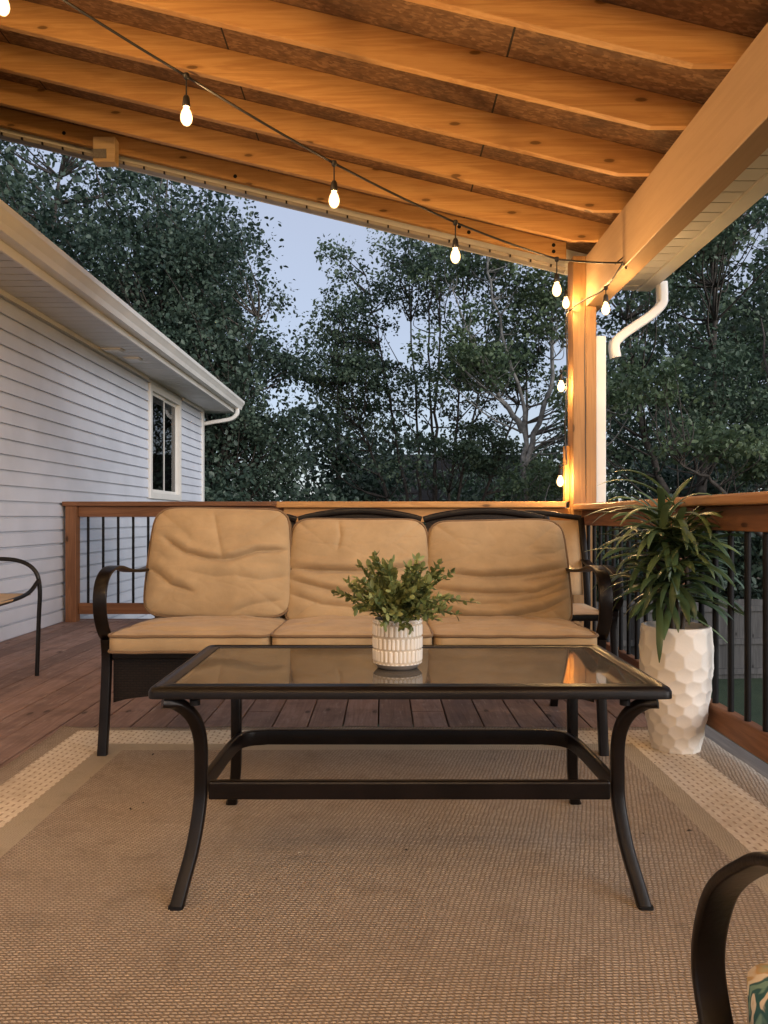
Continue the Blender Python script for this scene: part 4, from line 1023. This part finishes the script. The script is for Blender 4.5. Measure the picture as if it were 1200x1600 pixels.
# big dark trees at the left, behind the house
tree('leafy_tree', 'huge dark dense tree rising behind the white house', 'tree', (-7.6, 17.5, GZ),
     [[(0,0,0),(.1,0,3),(-.2,0,6),(.2,0,10)], [(0,0,1.5),(1.5,-.6,4.5),(2.6,-.8,8)], [(0,0,2),(-1.8,0,5),(-3,0,9)]],
     [(0,0,8.2,4.6,3.4,5.2), (2.6,-.8,6.3,3.0,2.6,3.4), (-3.2,0,7.5,3.4,3,4.5), (1.4,-1,3.6,3.4,2.4,2.4)], 560, 150, .115, .72, M['leaf_dark'], M['bark'], 1, TG, .26, .7)
tree('leafy_tree', 'rounded dark tree right of the house gutter, its edge against the open sky', 'tree', (-3.9, 15.6, GZ),
     [[(0,0,0),(.1,0,2.5),(-.1,0,5),(.1,0,7.6)], [(0,0,1.5),(.9,-.4,4),(1.4,-.4,6.2)]],
     [(.55,0,7.2,1.35,1.5,1.1), (-.6,0,6.5,1.9,2.0,2.2), (.7,-.2,5.2,1.75,1.9,1.9), (-.4,-.2,3.6,2.4,2.0,2.0), (.9,.1,3.0,1.5,1.6,1.6)], 400, 170, .088, .48, M['leaf_dark'], M['bark'], 2, TG, .18, .7)
# centre multi-stem airy tree
tree('multi_stem_tree', 'airy tree with many thin fanning stems behind the middle of the sofa', 'tree', (1.1, 17.0, GZ),
     [[(0,0,0),(.0,0,2.5),(.1,0,5),(.2,0,8.5)], [(-.25,0,0),(-.55,.2,2.4),(-1.0,.2,5),(-1.5,0,7.6)], [(.2,0,0),(.5,0,2.5),(1.0,0,5),(1.4,0,8)], [(-.15,.1,0),(-.3,0,2.6),(-.4,0,5.2),(-.6,0,8.6)], [(.1,-.1,0),(.3,-.2,2.4),(.55,-.2,5.2),(.8,0,8.4)], [(.35,0,0),(.95,.1,2.2),(1.7,.1,4.2),(2.4,0,6.2)], [(-.4,0,0),(-.95,0,2.4),(-1.6,0,4.2),(-2.2,0,5.6)], [(-.05,.2,0),(.05,.3,3),(-.1,.3,6),(0,.2,9)]],
     [(-1.9,0,6.0,1.0,1.2,1.2), (-1.1,0,7.2,1.6,1.6,1.8), (.9,0,7.8,1.9,1.8,1.6), (-1.5,0,5.2,1.5,1.5,1.1), (.5,0,5.6,1.7,1.6,1.1), (1.9,0,5.6,1.4,1.5,1.1), (-.5,0,3.7,2.5,1.6,.8), (1.6,0,3.8,1.6,1.4,.7)], 370, 115, .080, .42, M['leaf_mid'], M['bark'], 3, TG, .075, .45, .35, .018, .06)
# pale trunk tree
tree('pale_trunk_tree', 'slim tree with pale mottled trunk just left of the corner post', 'tree', (2.75, 14.0, GZ),
     [[(0,0,0),(-.08,0,1.4),(-.2,0,3.0),(-.25,0,4.4),(-.8,0,6.5),(-.9,0,8)], [(-.2,0,3.2),(.25,0,4.6),(.35,0,6.4),(.5,0,8)], [(-.22,0,3.8),(-.9,0,4.9),(-1.5,0,6.4)]],
     [(-.9,0,6.6,1.2,1.3,.9), (.6,0,6.2,1.1,1.2,.9), (.5,0,4.6,.9,1.0,.6), (-1.1,0,5.1,1.1,1.0,.5), (.1,0,7.8,1.6,1.4,.8), (.4,0,2.9,1.0,.9,.5)], 210, 100, .08, .38, M['leaf_lite'], M['bark_pale'], 4, TG, .085, .45, .35, .014, .0)
tree('pale_trunk_tree', 'leaning pale sapling at the foot of the corner post', 'tree', (2.95, 13.0, GZ), [[(0,0,0),(.2,0,1.5),(.42,0,2.9),(.75,0,4.3)]], [(.8,0,4.3,.7,.7,.6), (.5,0,3.0,.6,.6,.4)], 34, 60, .095, .32, M['leaf_lite'], M['bark_pale'], 14, TG, .06, .5)
# right side trees
tree('leafy_tree', 'broad dark tree filling the view right of the corner post', 'tree', (6.2, 14.6, GZ),
     [[(0,0,0),(-.2,0,2.5),(.1,0,5),(.0,0,9)], [(0,0,1),(-1.1,0,3.4),(-1.6,0,6)], [(.1,0,1),(1.4,0,3.6),(2.2,0,6.5)]],
     [(-.9,0,7.0,2.1,2.2,2.0), (1.7,0,6.9,2.4,2.2,2.3), (-1.2,-.3,4.3,1.7,1.8,1.5), (1.0,-.3,4.2,2.4,2.0,1.6), (.2,0,9.0,2.6,2.2,1.8)], 310, 130, .085, .46, M['leaf_mid'], M['bark'], 5, TG, .17, .6, .5, .02, .12)
tree('leafy_tree', 'light green tree reaching low bright branches over the right railing', 'tree', (5.9, 10.9, GZ),
     [[(0,0,0),(-.3,-.2,1.8),(-.5,-.3,3.2),(-.7,-.3,5)], [(-.3,-.2,1.6),(-1.2,-.4,2.6),(-1.9,-.5,3.0)], [(-.3,-.2,1.6),(.8,-.4,2.7),(1.5,-.5,3.6)]],
     [(-1.4,-.4,3.25,1.0,.7,.32), (-.2,-.4,3.0,1.3,.8,.30), (.6,-.4,4.6,1.2,1.0,.7), (-1.9,-.3,4.0,.6,.6,.35)], 100, 80, .08, .30, M['leaf_lite'], M['bark'], 6, TG, .08, .4, .3, .012, -.1)
tree('leafy_tree', 'tall tree standing farther right beyond the fence', 'tree', (11.5, 15.5, GZ), [[(0,0,0),(0,0,4),(.3,0,9)], [(0,0,2),(-1.6,0,5),(-2.2,0,8)]],
     [(0,0,7.5,3.2,3,3.4), (-2,0,5.5,2.2,2,2.2), (1.5,0,4.5,2.6,2.4,2.2)], 260, 80, .15, .7, M['leaf_mid'], M['bark'], 7, TG, .2, .6)
# farther row
tree('leafy_tree', 'distant tree filling the gap behind the multi stem tree', 'tree', (-1.6, 27, GZ), [[(0,0,0),(0,0,4),(0,0,8)]], [(0,0,4.2,3.2,2.5,2.0), (1.5,0,2.6,3,2.2,1.2)], 120, 70, .2, .7, M['leaf_dark'], M['bark'], 8, TG, .2, .6)
tree('leafy_tree', 'distant tree showing between the middle tree and the corner post', 'tree', (5.2, 28, GZ), [[(0,0,0),(0,0,4),(0,0,8)]], [(0,0,3.0,3.2,2.5,1.4), (3.4,0,6,2.2,2.2,2.6)], 120, 70, .2, .8, M['leaf_mid'], M['bark'], 9, TG, .2, .6, .5, .022, .05)
tree('leafy_tree', 'distant tall tree behind the broad dark tree on the right', 'tree', (13, 27, GZ), [[(0,0,0),(0,0,5),(0,0,11)]], [(0,0,8.5,4.5,3,4.5), (-1,0,4.5,4,2.5,2.4)], 260, 80, .22, 1.0, M['leaf_mid'], M['bark'], 10, TG, .24, .6)
tree('leafy_tree', 'distant dark tree behind the house at far left', 'tree', (-14, 26, GZ), [[(0,0,0),(0,0,5),(0,0,12)]], [(0,0,9,5,4,6)], 220, 80, .24, 1.1, M['leaf_dark'], M['bark'], 12, TG, .3, .6)
# shrubs / undergrowth
BG = 'shrubs along the back of the lawn'
rng0 = random.Random(11)
sh_spots = [(-4.6, 13.2, 1.5, 3.0, 'dark shrub tucked against the far house corner'), (-3.0, 13.6, 1.5, 2.9, 'dark shrub just right of the house corner'), (-1.6, 14.2, 1.5, 2.7, 'dark shrub behind the left sofa cushion'), (-.2, 14.6, 1.4, 2.4, 'dark shrub left of the fanning stems'),
            (1.4, 19.2, 1.6, 2.4, 'dark shrub behind the fanning stems'), (2.2, 15.6, 1.2, 2.1, 'dark shrub left of the pale trunk'), (3.9, 15.2, 1.5, 2.6, 'dark shrub hidden behind the corner post'), (5.2, 12.6, 1.4, 2.5, 'dark shrub right of the downspout'), (7.0, 12.6, 1.5, 2.7, 'dark shrub above the tall planter'), (9.0, 13.2, 1.7, 2.9, 'dark shrub at the right end of the railing'), (11.4, 13.4, 1.8, 3.0, 'dark shrub beyond the right frame edge'),
            (-6, 21, 2.2, 3.6, 'large shrub deep behind the left trees'), (3.5, 22, 2.4, 3.4, 'large shrub deep behind the middle trees'), (8.0, 20, 2.6, 4.0, 'large shrub deep behind the right trees')]
for i, (x, y, r, h, lab) in enumerate(sh_spots):
    tree('shrub', lab, 'shrub', (x, y, GZ), [[(0,0,0),(0,0,h*.5),(.1,0,h*.85)], [(0,0,0),(-.4,0,h*.4),(-.6,0,h*.7)], [(.1,0,0),(.5,0,h*.4),(.7,0,h*.7)]],
         [(0,0,h*.55,r,r*.8,h*.42), (rng0.uniform(-.4,.4),0,h*.8,r*.7,r*.6,h*.22)], 85, 80, .10+.006*(y-12), .42+.02*(y-12), M['leaf_dark'] if i % 3 else M['leaf_mid'], M['bark'], 40+i, BG, .04, .7, .4, .01, -.2)

# ------------------------------------------------------------------ bits blown onto the rug
rb = random.Random(21); db = MB()
for i in range(70):
    x, y = rb.uniform(-1.1, 1.1), rb.uniform(.75, 2.9); a = rb.uniform(0, PI); l = rb.uniform(.002, .006) if i > 8 else rb.uniform(.008, .014); w_ = l*rb.uniform(.25, .5)
    z = rz(x, y)+.0015; dx, dy = math.cos(a)*l, math.sin(a)*l; ex, ey = -math.sin(a)*w_, math.cos(a)*w_
    db.add([(x-dx, y-dy, z), (x+ex, y+ey, z+.0025), (x+dx, y+dy, z+.0005), (x-ex, y-ey, z+.001)], [(0,1,2,3)], i % 2)
tag(obj('leaf_litter', db, [M['soil'], M['pot_tan']]), 'tiny dry leaf bits and crumbs scattered on the brown rug', 'debris', kind='stuff')
